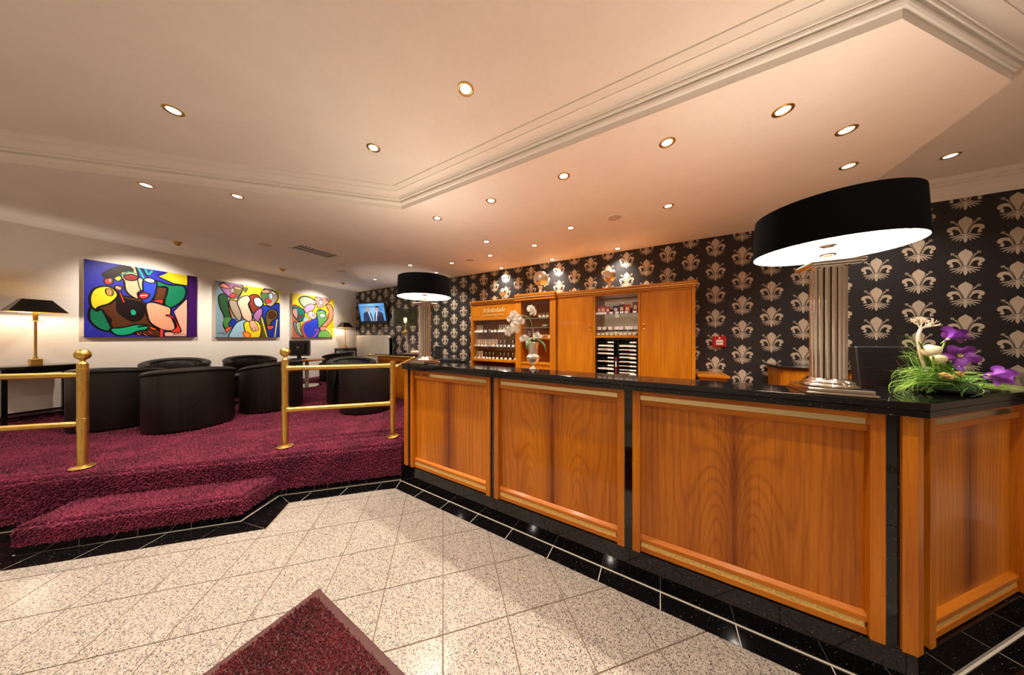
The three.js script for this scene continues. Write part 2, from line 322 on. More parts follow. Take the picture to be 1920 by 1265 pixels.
// black border tiles, pale joint strips
{
  const bt = (pts) => M('border_tile', prism(pts, -0.016, 0.0022, 0.0005, { ou: rnd(), ov: rnd() }), mGalaxy, floor), J = 0.0021;
  const bed = (pts) => M('joint_bed', prism(pts, -0.01, 0.0008), mTrim, floor);
  bed([[-2.1, -1.572], [0.83, -1.572], [0.862, -1.464], [-2.03, -1.464]]);
  const corner = [-2.11, -1.563], inner = [-2.04, -1.46];
  // along the counter
  let x = -2.093; for (const x1 of [-1.793, -1.493, -1.193, -0.893, -0.593, -0.293, 0.005, 0.310, 0.61, 0.8]) {
    const l = x === -2.093; bt([[l ? corner[0] + 0.012 : x + J, -1.563], [x1 - J, -1.563], [x1 - J, -1.46], [l ? inner[0] + 0.01 : x + J, -1.46]]); x = x1;
  }
  // round the counter end at 45°: two rows
  const e = (t, o) => [0.827 + t * Math.SQRT1_2 + o * Math.SQRT1_2, -1.563 - t * Math.SQRT1_2 + o * Math.SQRT1_2];
  bt([[0.8 + J, -1.563], e(0, 0), [0.869, -1.46], [0.8 + J, -1.46]]);
  for (let k = 0; k < 7; k++) bt([k ? e(k * 0.3 + J, 0) : e(0.002, 0), e(k * 0.3 + 0.3 - J, 0), e(k * 0.3 + 0.3 - J, 0.103), k ? e(k * 0.3 + J, 0.103) : e(0.045, 0.103)]);
  for (let k = 0; k < 7; k++) bt([e(k * 0.3 + J, 0.107), e(k * 0.3 + 0.3 - J, 0.107), e(k * 0.3 + 0.3 - J, 0.4), e(k * 0.3 + J, 0.4)]);
  // along the platform: p(t, o) t metres from the counter corner, o in front
  const p = (t, o) => [-2.118 - t * Math.SQRT1_2 + o * Math.SQRT1_2, -1.580 + t * Math.SQRT1_2 + o * Math.SQRT1_2];
  const W = 0.13;
  bed([p(0, -0.005), p(0.957, -0.005), p(0.832, W - 0.004), p(0.05, W - 0.004)]);
  bt([[-2.112, -1.5675], p(0.16, 0), p(0.19, W), inner]);
  for (const [a, b] of [[0.16, 0.44], [0.44, 0.72], [0.72, 0.955]]) bt([p(a + J, 0), p(b - J, 0), p(b - J + (b > 0.9 ? -0.126 : 0.03), W), p(a + J + 0.03, W)]);
  // along the step: q(t, o)
  const q = (t, o) => [-2.651 - t * Math.SQRT1_2 + o * Math.SQRT1_2, -0.634 + t * Math.SQRT1_2 + o * Math.SQRT1_2];
  bed([p(0.957, 0), p(0.831, W - 0.004), q(-0.219, 0.13), q(2.2, 0.13), q(2.2, 0), q(0, 0)]); bed([e(0, -0.01), e(2.1, -0.01), e(2.1, 0.396), e(0.06, 0.396)]);
  bt([p(0.957, 0), p(0.829, W), q(-0.221, 0.134), q(0.0, 0)]);
  bt([q(0.0016, 0.0), q(-0.218, 0.134), q(0.14, 0.134), q(0.1, 0)]);
  let t0 = 0.1; for (const t1 of [0.4, 0.7, 1.0, 1.3, 1.6, 1.9, 2.2]) { bt([q(t0 + J, 0), q(t1 - J, 0), q(t1 - J + 0.04, 0.134), q(t0 + J + 0.04, 0.134)]); t0 = t1; }
  // left of the step, up to the platform
  for (let k = 0; k < 6; k++) bt([p(2.17 + k * 0.3 + J, 0), p(2.47 + k * 0.3 - J, 0), p(2.47 + k * 0.3 - J, 0.29), p(2.17 + k * 0.3 + J, 0.29)]);
  const strip = (pts, w = 0.006) => M('joint_strip', sweep([[-w / 2, 0], [-w / 2, 0.006], [w / 2, 0.006], [w / 2, 0]], pts), mTrim, floor);
  strip([corner, [0.8285, -1.561], e(2.1, 0.002)], 0.008);
  strip([[-2.112, -1.571], p(0.957, 0.002), q(0, 0.002), q(1.128, 0.002)]);
  strip([p(2.17, 0.002), p(3.9, 0.002)]);
  strip([e(0.0, 0.105), e(2.1, 0.105)], 0.004);
}

// raised carpeted platform and its step
const platPoly = [[-2.10, -1.575], [-5.965, 2.29], wxz(-1.9, 0.004), wxz(4.86, 0.004), [-2.10, ZB + 0.004]];
const stepPoly = [[-3.434, 0.16], [-2.651, -0.634], [-2.80, -0.90], [-3.652, -0.048]];
const grow = (pts, d) => { // outward offset of a polygon
  const v = pts.map(([x, z]) => new THREE.Vector2(x, z)), P = THREE.ShapeUtils.area(v) < 0 ? [...pts].reverse() : pts, n = P.length;
  return P.map((p, i) => { const a = P[(i + n - 1) % n], b = P[(i + 1) % n], nr = (u, w) => { const dx = w[0] - u[0], dz = w[1] - u[1], l = Math.hypot(dx, dz); return [dz / l, -dx / l]; }; const n1 = nr(a, p), n2 = nr(p, b), k = d / (1 + n1[0] * n2[0] + n1[1] * n2[1]); return [p[0] + (n1[0] + n2[0]) * k, p[1] + (n1[1] + n2[1]) * k]; });
};
const platform = thing('carpeted_platform', 'raised lounge floor covered in burgundy shag carpet', 'platform', [0, 0, 0], 0, null, 'structure');
const step = thing('carpeted_step', 'low burgundy carpeted step in front of the lounge platform', 'step', [0, 0, 0], 0, null, 'structure');
{
  // black plinth tiles with pale joints between them
  const front = (A, B, y1, parent, n, base) => { // tiles from A to B
    const L = Math.hypot(B[0] - A[0], B[1] - A[1]), ux = (B[0] - A[0]) / L, uz = (B[1] - A[1]) / L, nx = -uz, nz = ux;
    for (let k = 0; k < n; k++) {
      const a = k * L / n + 0.0012, b = (k + 1) * L / n - 0.0012, f = (t, o) => [A[0] + ux * t + nx * o, A[1] + uz * t + nz * o];
      M('plinth_tile', prism([f(a, 0), f(b, 0), f(b, -0.012), f(a, -0.012)], 0.004, y1, 0.0006, { ou: rnd(), ov: rnd() }), mGalaxy, parent);
    }
    const f = (t, o) => [A[0] + ux * t + nx * o, A[1] + uz * t + nz * o];
    M('plinth_core', prism([f(0.002, -0.0012), f(L - 0.002, -0.0012), f(L - 0.002, -0.06), f(0.002, -0.06)], 0.003, y1), mTrim, parent);
  };
  front([-5.6, 1.892], [-2.118, -1.59], 0.062, platform, 16);
  front([-3.434, 0.16], [-2.651, -0.634], 0.058, step, 4);
  front([-2.651, -0.634], [-2.80, -0.885], 0.058, step, 1);
  front([-3.60, 0.0], [-3.434, 0.16], 0.058, step, 1);
  M('deck', prism(platPoly, 0.055, YP - 0.012, 0.03), mCarpet, platform);
  M('tread', prism(stepPoly, 0.05, YS - 0.012, 0.03), mCarpet, step);
}
function pile(parent, spots, colA, colB, r, h, jitter = 0.55) { // one tuft per spot [x,y,z, nx,ny,nz]
  const g0 = new THREE.OctahedronGeometry(1, 0); g0.scale(r, h, r); g0.translate(0, h * 0.55, 0);
  const im = new THREE.InstancedMesh(g0, mTuft, spots.length); im.name = 'carpet_pile'; im.castShadow = im.receiveShadow = true; im.userData.kind = 'stuff';
  const m = new THREE.Matrix4(), q = new THREE.Quaternion(), up = V(0, 1, 0), d = V(0, 0, 0), sc = V(1, 1, 1), ps = V(0, 0, 0), col = new THREE.Color();
  spots.forEach(([x, y, z, nx, ny, nz], i) => {
    d.set(nx + rr(-jitter, jitter), ny + rr(-jitter, jitter) + (ny ? 0 : -0.25), nz + rr(-jitter, jitter)).normalize(); q.setFromUnitVectors(up, d);
    const s = rr(0.75, 1.3); sc.set(s * rr(0.8, 1.3), s, s * rr(0.8, 1.3)); m.compose(ps.set(x, y, z), q, sc); im.setMatrixAt(i, m);
    const t = clamp(rnd() * 0.75 + 0.5 * (vnoise(x * 7 + 50, z * 7 + y * 7 + 50) - 0.25)); col.setRGB(...lerp3(colA, colB, t)); im.setColorAt(i, col);
  });
  parent.add(im); return im;
}
const inside = (pts, x, z) => { let c = false; for (let i = 0, j = pts.length - 1; i < pts.length; j = i++) { const [xi, zi] = pts[i], [xj, zj] = pts[j]; if ((zi > z) !== (zj > z) && x < (xj - xi) * (z - zi) / (zj - zi) + xi) c = !c; } return c; };
function flatSpots(poly, y, gap, out, keep = () => true) { const xs = poly.map((p) => p[0]), zs = poly.map((p) => p[1]); for (let x = Math.min(...xs); x < Math.max(...xs); x += gap) for (let z = Math.min(...zs); z < Math.max(...zs); z += gap) { const X = x + rr(-0.5, 0.5) * gap, Z = z + rr(-0.5, 0.5) * gap; if (inside(poly, X, Z) && keep(X, Z)) out.push([X, y, Z, 0, 1, 0]); } }
function faceSpots(A, B, y0, y1, gap, out) { const L = Math.hypot(B[0] - A[0], B[1] - A[1]), ux = (B[0] - A[0]) / L, uz = (B[1] - A[1]) / L; for (let t = 0; t < L; t += gap) for (let y = y0; y < y1; y += gap) { const T = t + rr(-0.5, 0.5) * gap; out.push([A[0] + ux * T, y + rr(-0.5, 0.5) * gap, A[1] + uz * T, -uz, 0, ux]); } }
function edgeSpots(A, B, y, r, gap, out) { const L = Math.hypot(B[0] - A[0], B[1] - A[1]), ux = (B[0] - A[0]) / L, uz = (B[1] - A[1]) / L, nx = -uz, nz = ux; for (let t = 0; t < L; t += gap) for (let k = 0; k <= 5; k++) { const a = k / 5 * Math.PI / 2, T = t + rr(-0.5, 0.5) * gap, o = -r + r * Math.cos(a) - 0.004, h = -r + r * Math.sin(a) - 0.002; out.push([A[0] + ux * T + nx * o, y + h + rr(-0.002, 0.002), A[1] + uz * T + nz * o, nx * Math.cos(a), Math.sin(a) + 0.001, nz * Math.cos(a)]); } }
const CA = [0.066, 0.006, 0.019], CB = [0.255, 0.028, 0.07];
{
  const s1 = [], near = (x, z) => x + z > -4.75, far = (x, z) => x + z <= -4.75 && Math.hypot(x, z) < 8.4;
  flatSpots(grow(platPoly, -0.03), YP - 0.014, 0.0098, s1, near);
  flatSpots(grow(platPoly, -0.006), YP - 0.014, 0.0165, s1, far);
  faceSpots([-5.35, 1.675], [-2.10, -1.575], 0.066, YP - 0.02, 0.0098, s1);
  edgeSpots([-5.35, 1.675], [-2.10, -1.575], YP - 0.012, 0.034, 0.0085, s1);
  pile(platform, s1, CA, CB, 0.0056, 0.0095, 0.45);
  const s2 = [];
  flatSpots(grow(stepPoly, -0.03), YS - 0.014, 0.0092, s2);
  for (const [a, b] of [[0, 1], [1, 2], [3, 0]]) faceSpots(stepPoly[a], stepPoly[b], 0.062, YS - 0.018, 0.0092, s2);
  for (const [a, b] of [[0, 1], [1, 2], [3, 0]]) edgeSpots(stepPoly[a], stepPoly[b], YS - 0.012, 0.034, 0.0085, s2);
  pile(step, s2, CA, CB, 0.0054, 0.0092, 0.45);
}

// walls
{
  const g = prism([[-8.3, ZB], [5.3, ZB], [5.3, ZB - 0.2], [-8.3, ZB - 0.2]], 0, 3.0, 0, { su: 1 / 0.544, sv: 1 / 0.314, ou: 0.25 - 0.922 / 0.544, ov: 0.5 - 1.1285 / 0.314 });
  tag(M('wall_back', g, mWallpaper), 'black wallpaper wall with pale fleur-de-lis pattern', 'wall', null, 'structure');
  tag(M('wall_left', mv(bx(-6.0, 6.5, 0, 3.0, -0.2, 0, 0, {}), WA.x, 0, WA.z, wallYaw), mLinen), 'off white wall with faint horizontal linen weave, hung with paintings', 'wall', null, 'structure');
  tag(M('wall_right', prism([[4.9, -4.5], [5.1, -4.5], [5.1, 5.2], [4.9, 5.2]], 0, 3.0), mLinen), 'plain off white wall beyond the counter end', 'wall', null, 'structure');
  tag(M('wall_front', prism([[-6.6, 4.8], [5.1, 4.8], [5.1, 5.0], [-6.6, 5.0]], 0, 3.0), mLinen), 'plain off white wall facing the counter', 'wall', null, 'structure');
  tag(M('baseboard_left', mv(bx(-4.84, 1.6, YP, YP + 0.075, 0, 0.016, 0.004), WA.x, 0, WA.z, wallYaw), mCarpet), 'burgundy carpet skirting along the white wall', 'baseboard', null, 'structure');
}
// ceiling: a dropped soffit over lounge and counter, the higher field in the middle
const rim = [[-6.10, 1.993], [-2.352, -1.755], [0.888, -1.755], [1.606, -2.471], [1.606, ZB]];
const ceil = thing('ceiling', 'cream plaster ceiling with dropped soffit and raised field', 'ceiling', [0, 0, 0], 0, null, 'structure');
M('upper_field', prism([[-8.3, ZB - 0.2], [5.3, ZB - 0.2], [5.3, 5.2], [-8.3, 5.2]], YU, 3.05), mPlaster, ceil);
M('soffit', prism([...rim, wxz(4.88, -0.05), wxz(-1.70, -0.05)], YC, YU + 0.05), mPlaster, ceil);
const crownProfile = [[0, 2.730], [0.010, 2.733], [0.016, 2.741], [0.0175, 2.752], [0.014, 2.762], [0.008, 2.768], [0.016, 2.770], [0.024, 2.774], [0.026, 2.783], [0.022, 2.790], [0.030, 2.793], [0.034, 2.808], [0.046, 2.822], [0.066, 2.831], [0.075, 2.833], [0.075, 2.840], [0.083, 2.842], [0.092, 2.849], [0.105, 2.854], [0.112, 2.856], [0.112, 2.867], [0, 2.867]];
const growX = crownProfile.map(([s, y]) => [s * 1.15, y]);
tag(M('trim_1', sweep(growX, rim, 0.6), mStucco), 'cream stepped crown moulding round the raised ceiling field', 'moulding', null, 'structure');
tag(M('trim_2', sweep([[0, 2.69], [0.014, 2.69], [0.014, 2.72], [0.026, 2.724], [0.03, 2.74], [0.05, 2.77], [0.085, 2.79], [0.09, 2.80], [0.12, 2.805], [0.12, 2.82], [0.15, 2.826], [0.15, 2.867]].map(([s, y]) => [-s, y]), [[4.9, ZB], [1.6, ZB]], 0.6), mStucco), 'cream crown moulding on top of the patterned wall', 'moulding', null, 'structure');

// ───────────────────────── reception counter ─────────────────────────
const ZF = -1.55, ZP = -1.563;               // wood face, stone face
const counter = thing('reception_counter', 'long cherry wood reception counter with black granite plinth and brass strips', 'counter');
function woodPanel(parent, width, mat, turn, ox, oz) { // framed panel; local x along, z outwards
  const g = new THREE.Group(); g.name = 'front_panel'; g.position.set(ox, 0, oz); g.rotation.y = turn; parent.add(g);
  const st = 0.0385, x0 = st, x1 = width - st, r = () => ({ ou: rnd(), ov: rnd() }), h = () => ({ swap: true, ou: rnd(), ov: rnd() });
  M('stile', bx(0, st, 0.1755, 1.0575, -0.04, 0, 0.0018, r()), mWood, g);
  M('stile', bx(x1, width, 0.1755, 1.0575, -0.04, 0, 0.0018, r()), mWood, g);
  const f = bx(x0 - 0.004, x1 + 0.004, 0.24, 0.99, -0.046, -0.032, 0.0002); // field, uv 0..1
  { const p = f.attributes.position, uv = f.attributes.uv; for (let i = 0; i < p.count; i++) uv.setXY(i, (p.getX(i) - x0) / (x1 - x0), (p.getY(i) - 0.25) / 0.74); }
  M('field', f, mat, g);
  M('top_rail', bx(x0, x1, 1.0275, 1.0575, -0.042, -0.014, 0.0015, h()), mWood, g);
  M('brass_strip', bx(x0, x1, 1.0, 1.03, -0.046, -0.0152, 0.0002), mBrassMirror, g);
  M('rail', bx(x0, x1, 0.978, 1.004, -0.042, -0.013, 0.002, h()), mWood, g);
  const P = new Poly(), O = V((x0 + x1) / 2, 0.24, -0.03); // rail with a sloping top
  const prof = [[-0.044, 0.2285], [-0.014, 0.2285], [-0.013, 0.2295], [-0.013, 0.2485], [-0.0145, 0.2505], [-0.033, 0.2625], [-0.044, 0.2625]];
  for (let k = 0; k < prof.length; k++) { const [za, ya] = prof[k], [zb, yb] = prof[(k + 1) % prof.length]; P.face([V(x0, ya, za), V(x1, ya, za), V(x1, yb, zb), V(x0, yb, zb)], O); }
  P.face(prof.map(([z, y]) => V(x0, y, z)), O); P.face(prof.map(([z, y]) => V(x1, y, z)), O);
  M('sill_rail', uvBox(P.geo(), h()), mWood, g);
  M('burl_strip', bx(x0 + 0.003, x1 - 0.006, 0.205, 0.229, -0.046, -0.0165, 0.0003), mBurl, g);
  M('bottom_rail', bx(x0, x1, 0.176, 0.2055, -0.042, -0.014, 0.0025, h()), mWood, g);
  return g;
}
woodPanel(counter, 0.878, mPanels[0], 0, -1.956, ZF);
woodPanel(counter, 0.876, mPanels[1], 0, -1.044, ZF);
woodPanel(counter, 0.875, mPanels[2], 0, -0.128, ZF);
const E0 = [0.8205, ZF], S2 = Math.SQRT1_2, ePt = (t, o = 0) => [E0[0] + (t + o) * S2, E0[1] + (-t + o) * S2];
{ const [x, z] = ePt(0.086); woodPanel(counter, 0.835, mPanels[0], Math.PI / 4, x, z); const [x2, z2] = ePt(0.975); woodPanel(counter, 0.835, mPanels[1], Math.PI / 4, x2, z2); }
M('stile', bx(-2.033, -1.992, 0.1755, 1.0575, ZF - 0.05, ZF, 0.0018, { ou: 0.3 }), mWood, counter);
M('corner_stile', prism([[0.785, ZF], E0, ePt(0.036), [0.80, ZF - 0.06], [0.785, ZF - 0.05]], 0.1755, 1.0575, 0.0015, { ou: 0.7 }), mWood, counter);
// stone strips between the panels, each of two slabs
for (const [a, b] of [[-1.994, -1.954], [-1.080, -1.042], [-0.170, -0.126], [0.745, 0.787]]) {
  M('stone_strip', bx(a, b, 0.171, 0.628, ZP - 0.05, ZP, 0.0006, { ou: rnd(), ov: rnd() }), mGalaxy, counter);
  M('stone_strip', bx(a, b, 0.630, 1.0575, ZP - 0.05, ZP, 0.0006, { ou: rnd(), ov: rnd() }), mGalaxy, counter);
}
{ const a = ePt(0.03, -0.02), b = ePt(0.09, -0.02); M('stone_strip', prism([a, b, ePt(0.09, -0.05), ePt(0.03, -0.05)], 0.171, 1.0575, 0.0004, { ou: 0.2 }), mGalaxy, counter); const c = ePt(0.915, -0.02), d = ePt(0.98, -0.02); M('stone_strip', prism([c, d, ePt(0.98, -0.05), ePt(0.915, -0.05)], 0.171, 1.0575, 0.0004, { ou: 0.6 }), mGalaxy, counter); }
// plinth slabs
{
  const C0 = [0.827, ZP], ep = (t, o) => [C0[0] + (t + o) * S2, C0[1] + (-t + o) * S2];
  let x = -2.10; for (const x1 of [-1.83, -1.34, -0.75, -0.14, 0.46, 0.8]) { M('plinth_slab', bx(x + 0.0006, x1 - 0.0006, 0.0, 0.1695, ZP - 0.03, ZP, 0.0005, { ou: rnd(), ov: rnd() }), mGalaxy, counter); x = x1; }
  M('plinth_slab', prism([[0.8006, ZP], C0, ep(0.0, -0.0), [C0[0] - 0.012, ZP - 0.03], [0.8006, ZP - 0.03]].filter((_, i) => i !== 2), 0, 0.1695, 0.0004), mGalaxy, counter);
  let t = 0; for (const t1 of [0.3, 0.6, 0.9, 1.2, 1.5, 1.8, 2.1]) { M('plinth_slab', prism([ep(t + 0.0006, 0), ep(t1 - 0.0006, 0), ep(t1 - 0.0006, -0.03), ep(t + 0.013, -0.03)], 0, 0.1695, 0.0004, { ou: rnd(), ov: rnd() }), mGalaxy, counter); t = t1; }
  // carcass behind
  M('carcass', prism([[-2.03, -1.602], [0.80, -1.602], ePt(0.03, -0.056), ePt(1.9, -0.056), ePt(1.9, -0.16), [0.72, -1.70], [-2.03, -1.70]], 0.01, 1.056), mWood, counter);
  M('end_panel', bx(-2.045, -2.0335, 0.1755, 1.0565, -1.70, ZF - 0.004, 0.001, { ou: 0.4 }), mWood, counter);
}
// granite worktop: two layers of slabs
const worktop = thing('granite_worktop', 'polished black granite worktop on the reception counter', 'worktop');
{
  const zf = -1.522, zb = -1.745, c0 = [0.8314, zf], ce = (t, o) => [c0[0] + (t + o) * S2, c0[1] + (-t + o) * S2], dep = 0.225, bk = [c0[0] - (0.223) * (Math.SQRT2 - 1), zb];
  for (const [y0, y1, inn, c] of [[1.0575, 1.0825, 0.0012, 0.001], [1.0832, 1.111, 0, 0.0018]]) {
    const f = zf - inn, r = () => ({ ou: rnd(), ov: rnd() });
    M('slab', prism([[-2.037 + inn, f], [-0.4405, f], [-0.4405, zb], [-2.037 + inn, zb]], y0, y1, c, r()), mGalaxy, worktop);
    M('slab', prism([[-0.4395, f], [c0[0] - inn * 0.41, f], bk, [-0.4395, zb]], y0, y1, c, r()), mGalaxy, worktop);
    M('slab', prism([[c0[0] - inn * 0.41 + 0.0006, f - 0.0004], ce(2.0, -inn), ce(2.0, -dep), [bk[0] + 0.0006, bk[1]]], y0, y1, c, r()), mGalaxy, worktop);
  }
}
// lower desk behind the counter that carries the monitors
const desk = thing('clerk_desk', 'low wooden writing desk behind the reception counter', 'desk');
M('desk_top', prism([[-1.95, -1.76], [0.70, -1.76], [1.75, -2.80], [1.5, -3.05], [0.45, -2.32], [-1.95, -2.32]], 0.72, 0.75, 0.002), mWood, desk);
for (const [x, z] of [[-1.9, -2.27], [-0.7, -2.27], [0.4, -2.27], [1.45, -2.95], [-1.9, -1.8], [1.6, -2.8]]) M('leg', bx(x - 0.025, x + 0.025, 0, 0.72, z - 0.025, z + 0.025, 0.002), mWood, desk);

// side bar: angled return and straight bar on the platform, with brass rail
const bar = thing('side_bar', 'dark wooden side bar with black granite top behind the brass railing', 'bar');
{
  const p = (k) => [[-2.11, -1.62 - k * 0], [-3.13, -2.59], [-4.20, -2.59]][k];
  M('front_board', prism([[-2.10, -1.575 - 0.06], [-3.145, -2.68], [-3.145, -2.74], [-2.10, -1.70]], YP, 1.03, 0.001, { ou: 0.2 }), mWood, bar);
  for (const [a, b] of [[-4.16, -3.82], [-3.815, -3.48], [-3.475, -3.15]]) M('front_board', bx(a, b, YP, 1.03, -2.72, -2.68, 0.002, { ou: rnd() }), mWood, bar);
  M('post', bx(-4.20, -4.165, YP, 1.03, -2.74, -2.665, 0.002), mWood, bar);
  M('rail', bx(-4.165, -3.15, 0.955, 1.03, -2.685, -2.668, 0.002, { swap: true }), mWood, bar);
  M('bar_top', prism([[-2.05, -1.61], [-3.12, -2.64], [-4.24, -2.64], [-4.24, -3.10], [-2.75, -3.10], [-2.05, -2.42]], 1.031, 1.062, 0.002), mGalaxy, bar);
  const A = V(-2.40, 1.04, -1.735), B = V(-3.135, 1.045, -2.55), C = V(-4.27, 1.045, -2.57);
  const rails = new THREE.Group(); rails.name = 'gallery_rail'; bar.add(rails);
  M('end_board', bx(-2.11, -2.06, YP + 0.001, 1.03, -2.38, -1.72, 0.002), mWood, bar);
  M('tube', rod(A, B, 0.014), mBrass, rails); M('tube', rod(B, C, 0.014), mBrass, rails);
  for (const q of [A, B, C]) M('knob', mv(new THREE.SphereGeometry(0.021, 14, 10), q.x, q.y, q.z), mBrass, rails);
  M('end_knob', mv(new THREE.SphereGeometry(0.016, 12, 8), C.x - 0.035, C.y, C.z), mBrass, rails);
  for (const [x, z, dx, dz] of [[-3.5, -2.565, 0, -0.11], [-4.1, -2.568, 0, -0.1], [-2.75, -2.13, -0.06, -0.09]]) M('bracket', rod(V(x, 1.045, z), V(x + dx, 1.045, z + dz), 0.008), mBrass, rails);
}

// ───────────────────────── brass handrails ─────────────────────────
const finialG = lathe([[0.0, 0.109], [0.012, 0.108], [0.024, 0.102], [0.033, 0.090], [0.0375, 0.074], [0.0375, 0.062], [0.033, 0.049], [0.025, 0.039], [0.015, 0.032], [0.012, 0.024], [0.013, 0.018], [0.019, 0.010], [0.024, 0.004], [0.025, 0.0]], 28);
const flangeG = lathe([[0.0, 0.0], [0.060, 0.0], [0.0605, 0.005], [0.056, 0.009], [0.030, 0.011], [0.0255, 0.018], [0.0, 0.018]], 32);
function brassPost(parent, x, z, top, ball) {
  M('post', rod(V(x, YP, z), V(x, top, z), 0.025, 28), mBrass, parent);
  M('flange', mv(flangeG.clone(), x, YP + 0.001, z), mBrass, parent);
  if (ball) M('finial', mv(finialG.clone(), x, top, z), mBrass, parent);
  for (const y of [0.69, 1.065]) M('collar', mv(lathe([[0.0252, -0.045], [0.0268, -0.044], [0.0268, 0.044], [0.0252, 0.045]], 28), x, y, z), mBrass, parent);
}
const RD = V(-S2, 0, S2);
const railL = thing('brass_handrail', 'polished brass handrail beside the side table and lamp', 'handrail');
const railR = thing('brass_handrail', 'short polished brass handrail with one ball finial beside the counter', 'handrail');
{
  const p1 = [-3.791, -0.06], p0 = [p1[0] - 1.5 * S2, p1[1] + 1.5 * S2];
  brassPost(railL, ...p1, 1.145, true); brassPost(railL, ...p0, 1.145, true);
  for (const y of [0.69, 1.062]) { M('rail', rod(V(p1[0] - 0.045, y, p1[1] + 0.045), V(p0[0] + 0.045, y, p0[1] - 0.045), 0.0215, 20), mBrass, railL); for (const [q, s] of [[p1, -1], [p0, 1]]) M('socket', rod(V(q[0] + s * 0.014, y, q[1] - s * 0.014), V(q[0] + s * 0.05, y, q[1] - s * 0.05), 0.017, 18, 0.0225), mBrass, railL); }
  const p2 = [-2.929, -0.983], p3 = [-2.302, -1.617];
  brassPost(railR, ...p2, 1.145, true); brassPost(railR, ...p3, 1.062, false);
  M('elbow', mv(new THREE.SphereGeometry(0.0258, 20, 14), p3[0], 1.066, p3[1]), mBrass, railR);
  M('rail', rod(V(p2[0], 1.066, p2[1]), V(p3[0], 1.066, p3[1]), 0.0225, 20), mBrass, railR);
  M('rail', rod(V(p2[0], 0.69, p2[1]), V(p3[0], 0.69, p3[1]), 0.0225, 20), mBrass, railR);
  for (const y of [0.69, 1.066]) for (const [q, s] of [[p2, 1], [p3, -1]]) M('socket', rod(V(q[0] + s * 0.016, y, q[1] - s * 0.016), V(q[0] + s * 0.05, y, q[1] - s * 0.05), 0.027, 18, 0.0235), mBrass, railR);
}

// ───────────────────────── entrance mat ─────────────────────────
{
  const mat = thing('entrance_mat', 'dark red pile mat with brown rubber border', 'mat');
  const x0 = -1.575, x1 = -0.1, z0 = -0.672, z1 = 0.30, b = 0.032;
  M('backing', prism([[x0, z0], [x1, z0], [x1, z1], [x0, z1]], 0.0005, 0.006, 0.002), mRubber, mat);
  M('border', sweep([[0, 0.001], [0.004, 0.0075], [b * 0.6, 0.0095], [b, 0.008], [b + 0.004, 0.005]].map(([s, y]) => [s, y]), [[x0, z0], [x1, z0], [x1, z1], [x0, z1], [x0, z0]].map(([x, z]) => [x, z])), mRubber, mat);
  const s = []; flatSpots([[x0 + b, z0 + b], [x1 - b, z0 + b], [x1 - b, z1 - b], [x0 + b, z1 - b]], 0.006, 0.0062, s);
  pile(mat, s, [0.045, 0.003, 0.005], [0.19, 0.014, 0.017], 0.0026, 0.0085, 0.7);
}

// ───────────────────────── column lamps on the counter ─────────────────────────
function bareLight(parent, x, y, z, cd, color = WARM, radius = 1) { const l = new THREE.PointLight(color, cd, 0, 2); l.name = 'lamp_light'; l.position.set(x, y, z); l.castShadow = true; l.shadow.radius = radius; parent.add(l); return l; }
function columnLamp(label, x, z) {
  const t = thing('column_lamp', label, 'lamp', [x, 1.1112, z], 0, 'column lamps on the counter');
  const y = (Y) => Y - 1.111;
  M('base_plate', merge([bx(-0.098, 0.098, 0, 0.010, -0.098, 0.098, 0.002), bx(-0.092, 0.092, 0.010, 0.026, -0.092, 0.092, 0.004)]), mChrome, t);
  M('base_ring', lathe([[0, 0.026], [0.082, 0.026], [0.084, 0.030], [0.080, 0.037], [0.073, 0.039], [0.074, 0.043], [0.072, 0.050], [0.062, 0.054], [0.062, 0.062], [0, 0.062]], 40), mChrome, t);
  const H0 = 0.062, H1 = y(1.638), rc = 0.0452;
  M('core', rod(V(0, H0, 0), V(0, H1, 0), 0.038, 28), mCore, t);
  for (let k = 0; k < 16; k++) { const a = k / 16 * Math.PI * 2; M('rod', rod(V(Math.cos(a) * rc, H0, Math.sin(a) * rc), V(Math.cos(a) * rc, H1, Math.sin(a) * rc), 0.0078, 14), mRods, t); }
  M('capital', merge([lathe([[0, H1], [0.056, H1], [0.058, H1 + 0.004], [0, H1 + 0.004]], 32).toNonIndexed(), bx(-0.068, 0.068, H1 + 0.004, H1 + 0.012, -0.068, 0.068, 0.002), bx(-0.077, 0.077, H1 + 0.012, H1 + 0.026, -0.077, 0.077, 0.003)]), mChrome, t);
  const sb = y(1.716), st = sb + 0.178;
  M('neck', rod(V(0, H1 + 0.026, 0), V(0, sb - 0.02, 0), 0.009, 14), mChrome, t);
  M('socket', lathe([[0, sb - 0.025], [0.016, sb - 0.025], [0.024, sb - 0.018], [0.024, sb - 0.006], [0.020, sb], [0.020, sb + 0.018], [0.027, sb + 0.022], [0.027, sb + 0.03], [0.017, sb + 0.035], [0, sb + 0.035]], 24), mChrome, t);
  const sh = M('shade', lathe([[0.2335, sb + 0.002], [0.236, sb], [0.2368, sb + 0.001], [0.229, st], [0.2275, st]], 72), mVelvet, t);
  M('lining', lathe([[0.2345, sb + 0.001], [0.2268, st - 0.001]], 72), mShadeIn, sh);
  const sp = []; for (let k = 0; k < 3; k++) { const a = k * 2.094 + 0.5; sp.push(rod(V(0, sb + 0.03, 0), V(Math.cos(a) * 0.2335, sb + 0.03, Math.sin(a) * 0.2335), 0.0018, 6)); }
  M('spider', merge(sp), mChrome, sh);
  M('bulb', mv(new THREE.SphereGeometry(0.03, 16, 12), 0, sb + 0.085, 0), mBulb, t);
  bareLight(t, 0, sb + 0.085, 0, LAMP_CD, WARM, 2);
  return t;
}
columnLamp('chrome fluted column lamp with black drum shade beside the flower arrangement', 0.632, -1.640);
